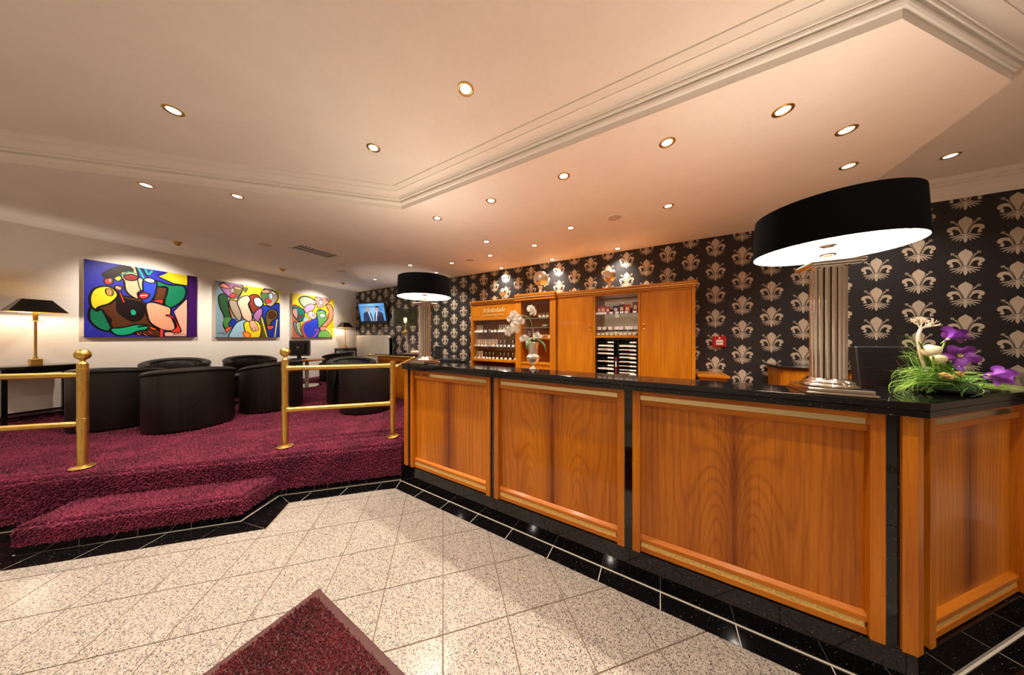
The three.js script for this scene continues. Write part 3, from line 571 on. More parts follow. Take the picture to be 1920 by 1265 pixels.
columnLamp('chrome fluted column lamp with black drum shade beside the glass cake dome', -1.885, -1.655);

// ───────────────────────── downlights ─────────────────────────
const ringG = lathe([[0.031, 0.004], [0.033, -0.003], [0.040, -0.0055], [0.047, -0.005], [0.0495, -0.002], [0.0495, 0.003]], 28), lensG = lathe([[0, 0], [0.032, 0]], 20);
function downlight(px, py, Y, label, group, pos, cd = DOWN_CD, ang = 62) {
  const p = pos || atY(px, py, Y);
  const t = thing('downlight', label, 'downlight', [p.x, Y, p.z], 0, group);
  M('ring', ringG, mGold, t); const l = M('lens', lensG, mLens, t); l.position.y = -0.001;
  const s = new THREE.SpotLight(WARM, cd, 0, ang * D2R, 1, 2); s.name = 'downlight_light'; s.position.set(0, -0.008, 0); s.target.position.set(0, -2, 0); s.castShadow = true; s.shadow.radius = 1.4; t.add(s); t.add(s.target); s.target.name = 'aim';
  return t;
}
[[1468, 207], [1251, 267], [1057, 330], [921, 376], [820, 409]].forEach(([x, y], k) => downlight(x, y, YC, `${ord(k)} gold rimmed downlight in the row above the worktop, counted from the flower arrangement`, 'downlights above the worktop'));
for (const [x, y, lab] of [[1587, 244, 'gold rimmed downlight nearest the slanted corner of the soffit'], [1591, 311, 'gold rimmed downlight in the soffit above the wallpaper beside the flower arrangement'], [1253, 386, 'downlight beside the round loudspeaker, on its fire alarm side'], [1070, 427, 'downlight beside the round loudspeaker, on its glass cabinet side'], [1002, 460, 'downlight in the soffit in front of the glass cabinet'], [912, 453, 'downlight midway between worktop row and chocolate cabinet'], [919, 479, 'downlight in the soffit in front of the chocolate cabinet'], [847, 493, 'downlight in the soffit between chocolate cabinet and side bar'], [769, 497, 'downlight in the soffit right above the front of the side bar'], [818, 511, 'downlight in the soffit between side bar and patterned wall']]) downlight(x, y, YC, lab, 'downlights behind the counter');
for (const [x, y, c] of [[1158, 466, 'door'], [1035.5, 486.5, 'glass'], [940, 502.6, 'chocolate']]) downlight(x, y, YC, `small downlight close to the patterned wall above the ${c} cabinet`, 'downlights along the patterned wall', undefined, DOWN_CD * 0.9, 55);
for (const [x, y, lab] of [[703, 523.5, 'downlight in the lounge soffit near the television'], [445, 368, 'gold rimmed downlight in the soffit beside the raised field, closer to the counter'], [274, 347, 'starry bright downlight in the soffit beside the raised field, farther from the counter']]) downlight(x, y, YC, lab, 'downlights above the lounge');
for (const [x, y, lab] of [[325, 207, 'bright downlight in the raised ceiling field above the carpeted step'], [873, 167, 'bright downlight in the raised ceiling field above the granite floor'], [700, 277, 'bright downlight in the raised ceiling field nearest its moulded corner']]) downlight(x, y, YU, lab, 'downlights in the raised field', undefined, DOWN_CD * 1.25);
downlight(1782, 292, YU, 'lone downlight in the ceiling beyond the soffit edge', null);
// unseen downlights over the hall, added to brighten ceiling, floor and reflections
for (const [x, z] of [[-4.0, 1.4], [-2.4, 0.2], [-0.8, 0.2], [0.8, -0.9], [-2.4, 2.0], [-0.8, 2.0], [0.9, 1.4], [2.4, -0.6], [2.6, -2.2], [-3.2, 3.5], [-1.4, 3.6], [0.4, 3.5], [2.2, 3.1], [2.6, 1.2], [-4.7, 2.7]]) downlight(0, 0, YU, 'added unseen downlight in the raised field over the entrance hall', 'added downlights over the hall', V(x, 0, z), DOWN_CD * (z > 1 ? 1.25 : 0.95));
downlight(0, 0, YC, 'added unseen downlight in the lounge soffit above the side table', null, V(-5.35, 0, 0.85), DOWN_CD);  // added out of view to lift the light on platform, wall and side table
// swivelling spots that light the paintings
function swivelSpot(px, py, s, label) {
  const p = atY(px, py, YC), t = thing('swivel_spotlight', label, 'spotlight', [p.x, YC, p.z], wallYaw, 'swivel spotlights for the paintings');
  M('ring', lathe([[0.036, 0.003], [0.038, -0.004], [0.055, -0.006], [0.060, -0.003], [0.060, 0.002]], 30), mGold, t);
  const h = M('head', lathe([[0, 0.03], [0.032, 0.03], [0.034, 0], [0.034, -0.02], [0.028, -0.02], [0.026, 0.01]], 24), mGold, t); h.position.y = -0.012; h.rotation.x = 0.9;
  const l = M('lens', lathe([[0, 0], [0.026, 0]], 18), mLens, h); l.position.y = -0.012;
  const sp = new THREE.SpotLight(WARM, WASH_CD, 0, 44 * D2R, 1, 2); sp.name = 'spot_light'; sp.castShadow = true; sp.shadow.radius = 1.2;
  const a = wallAt(s, 1.72, 0), d = new THREE.Vector3(a.x - p.x, 1.72 - YC, a.z - p.z);
  d.applyAxisAngle(V(0, 1, 0), -wallYaw); sp.position.copy(d.clone().normalize().multiplyScalar(0.05)).add(V(0, -0.02, 0)); sp.target.position.copy(d); sp.target.name = 'aim'; t.add(sp); t.add(sp.target);
}
swivelSpot(333, 454, 1.02, 'brass swivel spotlight in the soffit aimed at the purple edged painting');
swivelSpot(530, 504, 2.3, 'brass swivel spotlight in the soffit aimed at the middle painting');
swivelSpot(643, 530, 3.58, 'brass swivel spotlight in the soffit aimed at the painting near the corner');
// ceiling fittings
for (const [x, y, lab] of [[1152, 408, 'round cream ceiling loudspeaker above the wall cabinet with doors'], [881, 487, 'round cream ceiling loudspeaker above the chocolate cabinet'], [498, 459, 'round cream ceiling plate above the lounge armchairs'], [641, 508, 'round cream ceiling plate beside the smoke detector']]) {
  const p = atY(x, y, YC), t = thing('ceiling_speaker', lab, 'speaker', [p.x, YC, p.z]);
  M('rim', lathe([[0.072, -0.004], [0.078, -0.008], [0.086, -0.007], [0.088, 0]], 32), mStucco, t); M('grille', lathe([[0, -0.0055], [0.06, -0.0055], [0.074, -0.004]], 32), std({ color: 0xcdbfae, roughness: 0.8 }), t);
}
{
  const p = atY(640, 495, YC), t = thing('smoke_detector', 'white domed smoke detector on the soffit', 'detector', [p.x, YC, p.z]);
  M('base', lathe([[0, -0.016], [0.052, -0.016], [0.056, -0.012], [0.056, 0]], 28), mWhite, t); M('head', lathe([[0, -0.05], [0.018, -0.05], [0.026, -0.046], [0.03, -0.034], [0.046, -0.03], [0.046, -0.018], [0, -0.018]], 28), mWhite, t);
  const a = atY(552, 465, YC), b = atY(575, 461, YC), c = atY(629, 474.6, YC), d = atY(606, 481.6, YC), m = a.clone().add(b).add(c).add(d).multiplyScalar(0.25);
  const ex = c.clone().sub(b).add(d.clone().sub(a)).multiplyScalar(0.5), L = 0.62, W = 0.36;
  const v = thing('air_vent', 'slatted cream air vent in the soffit above the lounge', 'vent', [m.x, YC, m.z], Math.atan2(-ex.z, ex.x));
  M('frame', merge([bx(-L / 2, L / 2, -0.012, 0, -W / 2, -W / 2 + 0.03, 0.002), bx(-L / 2, L / 2, -0.012, 0, W / 2 - 0.03, W / 2, 0.002), bx(-L / 2, -L / 2 + 0.03, -0.012, 0, -W / 2 + 0.03, W / 2 - 0.03, 0.002), bx(L / 2 - 0.03, L / 2, -0.012, 0, -W / 2 + 0.03, W / 2 - 0.03, 0.002)]), mStucco, v);
  M('backing', bx(-L / 2 + 0.03, L / 2 - 0.03, -0.002, 0, -W / 2 + 0.03, W / 2 - 0.03, 0), std({ color: 0x2a2622, roughness: 0.9 }), v);
  for (let k = 0; k < 12; k++) M('slat', mv(cbox(0.004, 0.0105, W - 0.06, 0.0004), -L / 2 + 0.055 + k * 0.0465, -0.007, 0, 0, 0, 0.75), mStucco, v);
}

// ───────────────────────── tub armchairs ─────────────────────────
function armchairParts(parent) { // opens towards +z
  const A = 118 * D2R, N = 56, R = 0.335;
  const top = (f) => 0.665 - 0.085 * Math.pow(Math.abs(f) / A, 1.8);
  const ringPt = (f, r, y) => { const k = Math.abs(f) / A, sx = 1, front = Math.max(0, k - 0.76) * 0.10; return V(Math.sin(f) * (r - front * 0.4) * sx, y, -Math.cos(f) * r); };
  const band = (prof, closeEnds, crease = 0.7) => { // prof(f) → [[r,y]...] swept round
    const P = [], push = (a, b, c) => P.push(a.x, a.y, a.z, b.x, b.y, b.z, c.x, c.y, c.z), rows = [];
    for (let i = 0; i <= N; i++) { const f = -A + 2 * A * i / N; rows.push(prof(f).map(([r, y]) => ringPt(f, r, y))); }
    for (let i = 0; i < N; i++) for (let k = 0; k + 1 < rows[i].length; k++) { const a = rows[i][k], b = rows[i + 1][k], c = rows[i + 1][k + 1], d = rows[i][k + 1]; push(a, b, c); push(a, c, d); }
    if (closeEnds) for (const i of [0, N]) { const q = rows[i], m = q.reduce((s, v) => s.add(v), V(0, 0, 0)).multiplyScalar(1 / q.length); for (let k = 0; k + 1 < q.length; k++) push(m, q[k], q[k + 1]); }
    const g = new THREE.BufferGeometry(); g.setAttribute('position', new THREE.Float32BufferAttribute(P, 3)); g.computeVertexNormals(); return uvBox(toCreasedNormals(g, crease));
  };
  M('shell', band((f) => { const h = top(f) - 0.055; return [[R - 0.07, 0.012], [R - 0.004, 0.012], [R, 0.02], [R, h - 0.006], [R - 0.006, h], [R - 0.07, h]]; }, true), mLeather, parent);
  M('rim_roll', band((f) => { const h = top(f) - 0.03, o = []; for (let k = 0; k <= 14; k++) { const a = -0.6 - k / 14 * 0 + (k / 14) * (Math.PI + 1.5) - 0.35; o.push([R - 0.040 + 0.049 * Math.cos(a) + 0.003 * Math.sin(f * 36) * Math.max(0, -Math.cos(a)), h + 0.031 * Math.sin(a)]); } o.push(o[0]); return o; }, true), mLeather, parent);
  M('back_pad', band((f) => { const h = top(f) - 0.035, ch = 0.010 * Math.pow(Math.abs(Math.sin(f * 7.5)), 0.45); return [[R - 0.072, h], [R - 0.088 - ch, h - 0.02], [R - 0.098 - ch, h - 0.12], [R - 0.10 - ch * 0.6, 0.36], [R - 0.07, 0.33]]; }, true, 0.9), mLeather, parent);
  const pts = []; for (let i = 0; i <= 30; i++) { const f = -A + 2 * A * i / 30; pts.push([Math.sin(f) * (R - 0.098), -Math.cos(f) * (R - 0.098)]); } pts.push([0.17, 0.30], [-0.17, 0.30]);
  M('seat_cushion', prism(pts, 0.27, 0.41, 0.022), mLeather, parent);
  const base = []; for (let i = 0; i <= 30; i++) { const f = -A + 2 * A * i / 30; base.push([Math.sin(f) * (R - 0.072), -Math.cos(f) * (R - 0.072)]); } base.push([0.2, 0.27], [-0.2, 0.27]);
  M('seat_base', prism(base, 0.015, 0.268, 0.006), mLeather, parent);
  const feet = []; for (const [x, z] of [[0.2, 0.12], [-0.2, 0.12], [0.15, -0.22], [-0.15, -0.22]]) feet.push([x, z]);
  for (const [x, z] of feet) M('foot', rod(V(x, 0, z), V(x, 0.02, z), 0.022, 14), mBlackPlastic, parent);
}
{
  const spots = [
    [-5.35, -0.32, 238, 'black leather tub armchair seen from behind beside the side table with the brass lamp'],
    [-4.62, -0.71, 262, 'black leather tub armchair seen from behind in the gap between the two brass handrails'],
    [-4.74, -1.45, 295, 'black leather tub armchair behind the ball finial of the short handrail'],
    [-3.52, -2.10, 190, 'black leather tub armchair directly behind the short handrail, in front of the side bar'],
    [-4.24, -2.27, 75, 'black leather tub armchair touching the one behind the short handrail'],
    [-6.57, -3.17, 305, 'black leather tub armchair in front of the corner table with the lamp'],
    [-6.40, -0.84, 82, 'black leather tub armchair with its back to the wall under the purple edged painting'],
    [-6.22, -1.62, 88, 'black leather tub armchair facing the room beside the bistro table'],
  ];
  spots.forEach(([x, z, a, lab], i) => {
    const t = thing('tub_armchair', lab, 'armchair', [x, YP + 0.001, z], a * D2R, 'tub armchairs in the lounge');
    if (!i) { armchairParts(t); spots.src = t; } else for (const c of spots.src.children) t.add(c.clone());
  });
}
// coffee table between the chairs, glimpsed through the gap
{
  const t = thing('coffee_table', 'small round coffee table hidden among the armchairs', 'table', [-5.50, YP, -1.15]);
  M('tabletop', lathe([[0, 0.42], [0.25, 0.42], [0.26, 0.426], [0.26, 0.44], [0.25, 0.446], [0, 0.446]], 40), mBlackLacquer, t);
  M('column', rod(V(0, 0.02, 0), V(0, 0.42, 0), 0.03, 18), mChrome, t); M('base', lathe([[0, 0], [0.2, 0], [0.2, 0.008], [0.04, 0.022], [0, 0.022]], 32), mChrome, t);
}
// bistro table with screen
{
  const t = thing('bistro_table', 'wooden topped table on two poles with chrome disc base', 'table', [-6.22, YP + 0.001, -2.42]);
  M('base', lathe([[0, 0], [0.26, 0], [0.262, 0.006], [0.25, 0.012], [0, 0.016]], 44), mChrome, t);
  for (const [x, z] of [[0.07, 0.02], [-0.06, -0.05]]) M('pole', rod(V(x, 0.012, z), V(x, 0.515, z), 0.024, 18), mSilver, t);
  M('tabletop', lathe([[0, 0.515], [0.30, 0.515], [0.315, 0.522], [0.315, 0.538], [0.30, 0.545], [0, 0.545]], 44), mWood, t);
  M('inlay', lathe([[0, 0.5455], [0.285, 0.5455], [0.287, 0.548], [0, 0.549]], 44), mBlackLacquer, t);
  const m = thing('computer_monitor', 'dark grey computer monitor seen from behind on the bistro table', 'monitor', [-6.33, YP + 0.5515, -2.33], 38 * D2R);
  M('stand', merge([bx(-0.11, 0.11, 0, 0.014, -0.09, 0.09, 0.003), bx(-0.035, 0.035, 0.014, 0.09, -0.045, -0.02, 0.004)]), mBlackPlastic, m);
  M('housing', bx(-0.175, 0.175, 0.075, 0.365, -0.045, -0.012, 0.008), mGreyPlastic, m);
  M('bezel', bx(-0.19, 0.19, 0.055, 0.385, -0.08, -0.045, 0.006), mSilver, m);
  M('back_cover', bx(-0.13, 0.13, 0.11, 0.32, -0.012, 0.012, 0.01), mBlackPlastic, m);
  const lg = []; for (const [a, b] of [[-1, -1], [1, -1], [-1, 1], [1, 1]]) lg.push(bx(a * 0.013 - 0.009, a * 0.013 + 0.009, 0.235 + b * 0.013 - 0.009, 0.235 + b * 0.013 + 0.009, 0.012, 0.0135, 0.0003));
  M('emblem', merge(lg), mSilver, m);
}
// side tables with lamps
function sideTable(label, s, off, w, d, h) {
  const p = wallAt(s, YP + 0.001, off), t = thing('side_table', label, 'table', [p.x, p.y, p.z], wallYaw);
  const oval = []; for (let k = 0; k < 28; k++) { const a = k / 28 * 2 * Math.PI, c = Math.cos(a), q = Math.sin(a); oval.push([Math.sign(c) * Math.pow(Math.abs(c), 0.6) * w / 2, Math.sign(q) * Math.pow(Math.abs(q), 0.6) * d / 2]); }
  M('tabletop', prism(oval, h - 0.028, h, 0.006), mBlackLacquer, t);
  const X = w / 2 - 0.07, Z = d / 2 - 0.06;
  M('apron', merge([bx(-X, X, h - 0.085, h - 0.028, Z - 0.012, Z + 0.006, 0.002), bx(-X, X, h - 0.085, h - 0.028, -Z - 0.006, -Z + 0.012, 0.002), bx(X - 0.012, X + 0.006, h - 0.085, h - 0.028, -Z, Z, 0.002), bx(-X - 0.006, -X + 0.012, h - 0.085, h - 0.028, -Z, Z, 0.002)]), mBlackLacquer, t);
  for (const a of [-1, 1]) for (const b of [-1, 1]) M('leg', bx(a * X - 0.017, a * X + 0.017, 0, h - 0.028, b * Z - 0.017, b * Z + 0.017, 0.002), mBlackLacquer, t);
  for (const b of [-1, 1]) M('stretcher', bx(-X, X, 0.09, 0.115, b * Z - 0.01, b * Z + 0.01, 0.002), mBlackLacquer, t);
  for (const a of [-1, 1]) M('stretcher', bx(a * X - 0.01, a * X + 0.01, 0.09, 0.115, -Z, Z, 0.002), mBlackLacquer, t);
  return t;
}
function tableLamp(label, s, off, y, k = 1, ky = 1.13) {
  const p = wallAt(s, y + 0.001, off), t = thing('table_lamp', label, 'lamp', [p.x, p.y, p.z], wallYaw, 'brass table lamps'); t.scale.set(0.94, ky, 0.94);
  M('base', bx(-0.038, 0.038, 0, 0.062, -0.038, 0.038, 0.003), mBrass, t);
  M('base_glass', bx(0.042, 0.085, 0, 0.055, -0.03, 0.03, 0.002), mGlass, t);
  M('pole', merge([rod(V(0, 0.06, 0), V(0, 0.45, 0), 0.0105, 16), lathe([[0.018, 0.062], [0.018, 0.07], [0.012, 0.085]], 18).toNonIndexed()]), mBrass, t);
  M('drip_disc', lathe([[0, 0.448], [0.05, 0.448], [0.052, 0.451], [0.05, 0.454], [0, 0.455]], 28), mGold, t);
  M('socket', rod(V(0, 0.455, 0), V(0, 0.545, 0), 0.018, 16), mGold, t);
  const fr = (w0, d0, w1, d1, y0, y1) => { const P = new Poly(), O = V(0, (y0 + y1) / 2, 0), b = [[-1, -1], [1, -1], [1, 1], [-1, 1]]; for (let i = 0; i < 4; i++) { const [a, c] = b[i], [e, f] = b[(i + 1) % 4]; P.face([V(a * w0, y0, c * d0), V(e * w0, y0, f * d0), V(e * w1, y1, f * d1), V(a * w1, y1, c * d1)], O); } return P.geo(); };
  const sh = M('shade', fr(0.185, 0.115, 0.092, 0.05, 0.545, 0.675), mBlackLacquer, t);
  M('lining', fr(0.183, 0.113, 0.091, 0.049, 0.5455, 0.6745), mGoldIn, sh);
  M('rim', merge([bx(-0.187, 0.187, 0.542, 0.547, 0.112, 0.117, 0.0005), bx(-0.187, 0.187, 0.542, 0.547, -0.117, -0.112, 0.0005), bx(-0.187, -0.182, 0.542, 0.547, -0.112, 0.112, 0.0005), bx(0.182, 0.187, 0.542, 0.547, -0.112, 0.112, 0.0005)]), mGold, sh);
  M('bulb', mv(new THREE.SphereGeometry(0.022, 14, 10), 0, 0.575, 0), mBulb, t);
  bareLight(t, 0, 0.575, 0, SIDE_CD * k, WARM, 1.5);
}
sideTable('black side table carrying the brass lamp beside the long handrail', 0.14, 0.25, 0.56, 0.42, 0.662);
tableLamp('brass table lamp with black hipped shade on the side table beside the long handrail', 0.135, 0.25, YP + 0.663);
sideTable('black corner table under the lamp near the radiator', 4.27, 0.27, 0.50, 0.42, 0.70);
tableLamp('brass table lamp with black hipped shade on the corner table near the radiator', 4.25, 0.27, YP + 0.701, 0.9, 1.02);

// ───────────────────────── paintings ─────────────────────────
// each outline below is copied from a zoom of the photograph; the print lies flat on its canvas
function painting(label, s0, s1, y0, y1, zoom, bg, shapes, pre) {
  const N = 768, off = 0.042, inv = (px, py) => { const r = rayOf(px, py), o = WA.clone().addScaledVector(WN, off).sub(V(0, EYE, 0)); const p = r.multiplyScalar(o.setY(0).dot(WN) / r.dot(WN)).add(V(0, EYE, 0)); const s = p.clone().sub(WA).setY(0).dot(WU); return [(s - s0) / (s1 - s0) * N, (y1 - p.y) / (y1 - y0) * N]; };
  const q = ([x, y]) => inv(zoom[0] + x / zoom[2], zoom[1] + y / zoom[2]);
  const tex = drawTex(N, N, (c) => {
    c.fillStyle = bg; c.fillRect(0, 0, N, N); c.lineJoin = c.lineCap = 'round';
    for (const [pts, fill, lw = 12, stroke = 'rgb(12,8,10)', smooth = true, closed = true] of shapes) {
      const P = pts.map(q); c.beginPath();
      if (!smooth) { P.forEach((p, i) => (i ? c.lineTo(...p) : c.moveTo(...p))); if (closed) c.closePath(); } else {
        const n = P.length, at = (i) => closed ? P[(i + n) % n] : P[Math.max(0, Math.min(n - 1, i))];
        c.moveTo(...at(0)); for (let i = 0; i < (closed ? n : n - 1); i++) { const a = at(i - 1), b = at(i), d = at(i + 1), e = at(i + 2); c.bezierCurveTo(b[0] + (d[0] - a[0]) / 6, b[1] + (d[1] - a[1]) / 6, d[0] - (e[0] - b[0]) / 6, d[1] - (e[1] - b[1]) / 6, ...d); }
      }
      if (fill) { c.fillStyle = fill; c.fill(); } if (lw) { c.lineWidth = lw; c.strokeStyle = stroke; c.stroke(); }
    }
    for (let i = 0; i < 1500; i++) { c.strokeStyle = `rgba(${rnd() < 0.5 ? '255,255,255' : '0,0,0'},0.045)`; c.lineWidth = rr(1, 4); const x = rr(0, N), y = rr(0, N), a = rr(0, 6.3), l = rr(10, 60); c.beginPath(); c.moveTo(x, y); c.lineTo(x + Math.cos(a) * l, y + Math.sin(a) * l); c.stroke(); }
  });
  tex.wrapS = tex.wrapT = THREE.ClampToEdgeWrapping;
  const w = s1 - s0, h = y1 - y0, p = wallAt((s0 + s1) / 2, y0, 0.001), t = thing('painting', label, 'painting', [p.x, p.y, p.z], wallYaw);
  M('stretcher', bx(-w / 2 + 0.001, w / 2 - 0.001, 0.001, h - 0.001, 0, 0.0395, 0.002), std({ color: 0xd9cdb8, roughness: 0.9 }), t);
  const g = new THREE.PlaneGeometry(w, h); g.translate(0, h / 2, 0);
  // the wall runs to the right seen from the room, so u grows along the run
  const cv = bx(-w / 2, w / 2, 0, h, 0.0395, 0.0425, 0.0008); { const P = cv.attributes.position, U = cv.attributes.uv; for (let i = 0; i < P.count; i++) U.setXY(i, (P.getX(i) + w / 2) / w, P.getY(i) / h); }
  M('canvas', cv, phy({ map: tex, roughness: 0.42, specularIntensity: 0.4 }), t);
}
{
  const K = 'rgb(14,8,10)', green = 'rgb(18,112,78)', teal = 'rgb(20,160,116)', yel = 'rgb(222,200,34)', blue = 'rgb(40,44,158)', skin = 'rgb(226,160,128)', pink = 'rgb(232,172,152)', brown = 'rgb(82,44,22)', red = 'rgb(222,58,40)', dk = 'rgb(22,10,12)', purple = 'rgb(58,16,92)';
  painting('large square painting of a reclining cubist figure on blue with a dark purple edge', 0.50, 1.545, 1.352, 2.39, [150, 470, 7.03], blue, [
    [[[1010, 330], [1150, 270], [1420, 310], [1420, 460], [1230, 430]], yel, 10, K, false],
    [[[1020, 400], [1180, 450], [1350, 460], [1400, 540], [1350, 660], [1200, 750], [1110, 690], [1150, 490], [1010, 470]], green, 16],
    [[[1230, 800], [1415, 620], [1420, 1130], [1110, 1130], [1110, 1070], [1335, 1060]], pink, 10, K, false],
    [[[1000, 470], [1150, 490], [1110, 670], [970, 650]], brown, 12, K, false], [[[950, 655], [1095, 640], [1090, 700]], red, 6, K, false],
    [[[250, 740], [500, 600], [700, 620], [900, 640], [870, 800], [930, 950], [1050, 1060], [1040, 1130], [450, 1040], [400, 900]], brown, 14],
    [[[500, 620], [640, 640], [820, 690], [850, 800], [800, 900], [690, 930], [560, 860], [490, 780]], dk, 8],
    [[[870, 700], [960, 680], [1110, 720], [1195, 760], [1200, 860], [1250, 980], [1240, 1050], [1090, 1040], [930, 950], [880, 820]], skin, 14],
    [[[1130, 850], [1230, 870], [1330, 1060], [1200, 1070], [1270, 1000], [1230, 900]], red, 10],
    [[[190, 500], [330, 465], [440, 500], [500, 590], [400, 690], [250, 740], [205, 780], [140, 720], [130, 600]], yel, 16],
    [[[340, 510], [400, 500], [440, 550], [410, 595], [350, 570]], 'rgb(230,150,70)', 8], [[[375, 525], [415, 530], [405, 570]], 'rgb(240,220,190)', 6, 'rgb(180,40,30)'],
    [[[140, 745], [215, 790], [290, 780], [350, 880], [400, 980], [430, 1040], [350, 1060], [220, 1010], [120, 900]], green, 16],
    [[[400, 1030], [560, 1010], [760, 970], [900, 990], [870, 1040], [760, 1060], [640, 1110], [480, 1110]], teal, 14],
    [[[770, 1000], [900, 990], [1010, 1035]], null, 16, K, true, false], [[[900, 992], [1010, 1030], [960, 1040]], 'rgb(236,92,50)', 6], [[[880, 1045], [985, 1100], [920, 1085]], 'rgb(236,92,50)', 6], [[[820, 1070], [905, 1120], [850, 1110]], 'rgb(236,92,50)', 6], [[[740, 1070], [810, 1110], [760, 1105]], 'rgb(236,92,50)', 6],
    [[[540, 250], [640, 190], [720, 200], [760, 290], [780, 400], [800, 520], [760, 560], [770, 635], [680, 600], [600, 520], [580, 400], [540, 340]], skin, 14],
    [[[760, 360], [830, 380], [880, 480], [830, 520], [790, 500]], 'rgb(178,164,136)', 8],
    [[[840, 390], [1000, 400], [1000, 540], [940, 660], [860, 690], [810, 640], [830, 540]], 'rgb(38,60,176)', 12],
    [[[290, 310], [380, 250], [520, 200], [640, 200], [700, 270], [560, 280], [450, 340], [340, 350]], dk, 10],
    [[[580, 330], [680, 310], [770, 350], [720, 390], [620, 385]], 'rgb(120,26,30)', 12], [[[650, 320], [690, 330], [680, 350]], red, 4], [[[550, 320], [640, 280], [740, 300]], null, 14, 'rgb(20,120,90)', true, false],
    [[[840, 380], [900, 355], [985, 390], [960, 425], [880, 410]], 'rgb(214,190,170)', 10], [[[760, 210], [840, 360]], null, 14, teal, true, false], [[[800, 220], [900, 360]], null, 12, K, true, false], [[[860, 240], [900, 310], [960, 250]], null, 14, teal, true, false], [[[950, 250], [1140, 280], [1010, 340]], null, 14, blue, true, false], [[[770, 600], [820, 550], [910, 570], [890, 620], [820, 635]], 'rgb(190,40,40)', 10], [[[800, 590], [880, 590]], null, 8, 'rgb(236,220,190)', true, false],
    [[[330, 370], [420, 360], [430, 430], [350, 440], [315, 400]], red, 10], [[[375, 375], [410, 380], [400, 420]], 'rgb(240,226,200)', 4],
    [[[450, 360], [520, 330], [550, 370], [500, 400]], yel, 9], [[[465, 460], [550, 470], [540, 520], [470, 510]], 'rgb(210,80,60)', 10], [[[480, 480], [530, 500]], null, 10, 'rgb(240,230,210)', true, false],
    [[[510, 545], [540, 545], [600, 690], [560, 680]], red, 8, K, false], [[[670, 790], [700, 775], [735, 800], [730, 840], [680, 840]], teal, 0],
    [[[1425, 320], [1545, 340], [1560, 1145], [1410, 1145]], purple, 8, K, false], [[[1075, 1040], [1075, 1130]], null, 20, red, true, false],
    [[[1230, 1115], [1240, 1085], [1260, 1110], [1290, 1090], [1310, 1108], [1340, 1092], [1400, 1112]], null, 4, K, true, false],
  ]);
  const grey = 'rgb(118,148,166)', mauve = 'rgb(150,96,148)', dgreen = 'rgb(30,72,38)', mgreen = 'rgb(70,120,60)', taupe = 'rgb(150,134,118)', lskin = 'rgb(240,170,146)', lblue = 'rgb(150,190,214)', dblue = 'rgb(28,50,150)', olive = 'rgb(92,80,34)', rust = 'rgb(110,42,26)';
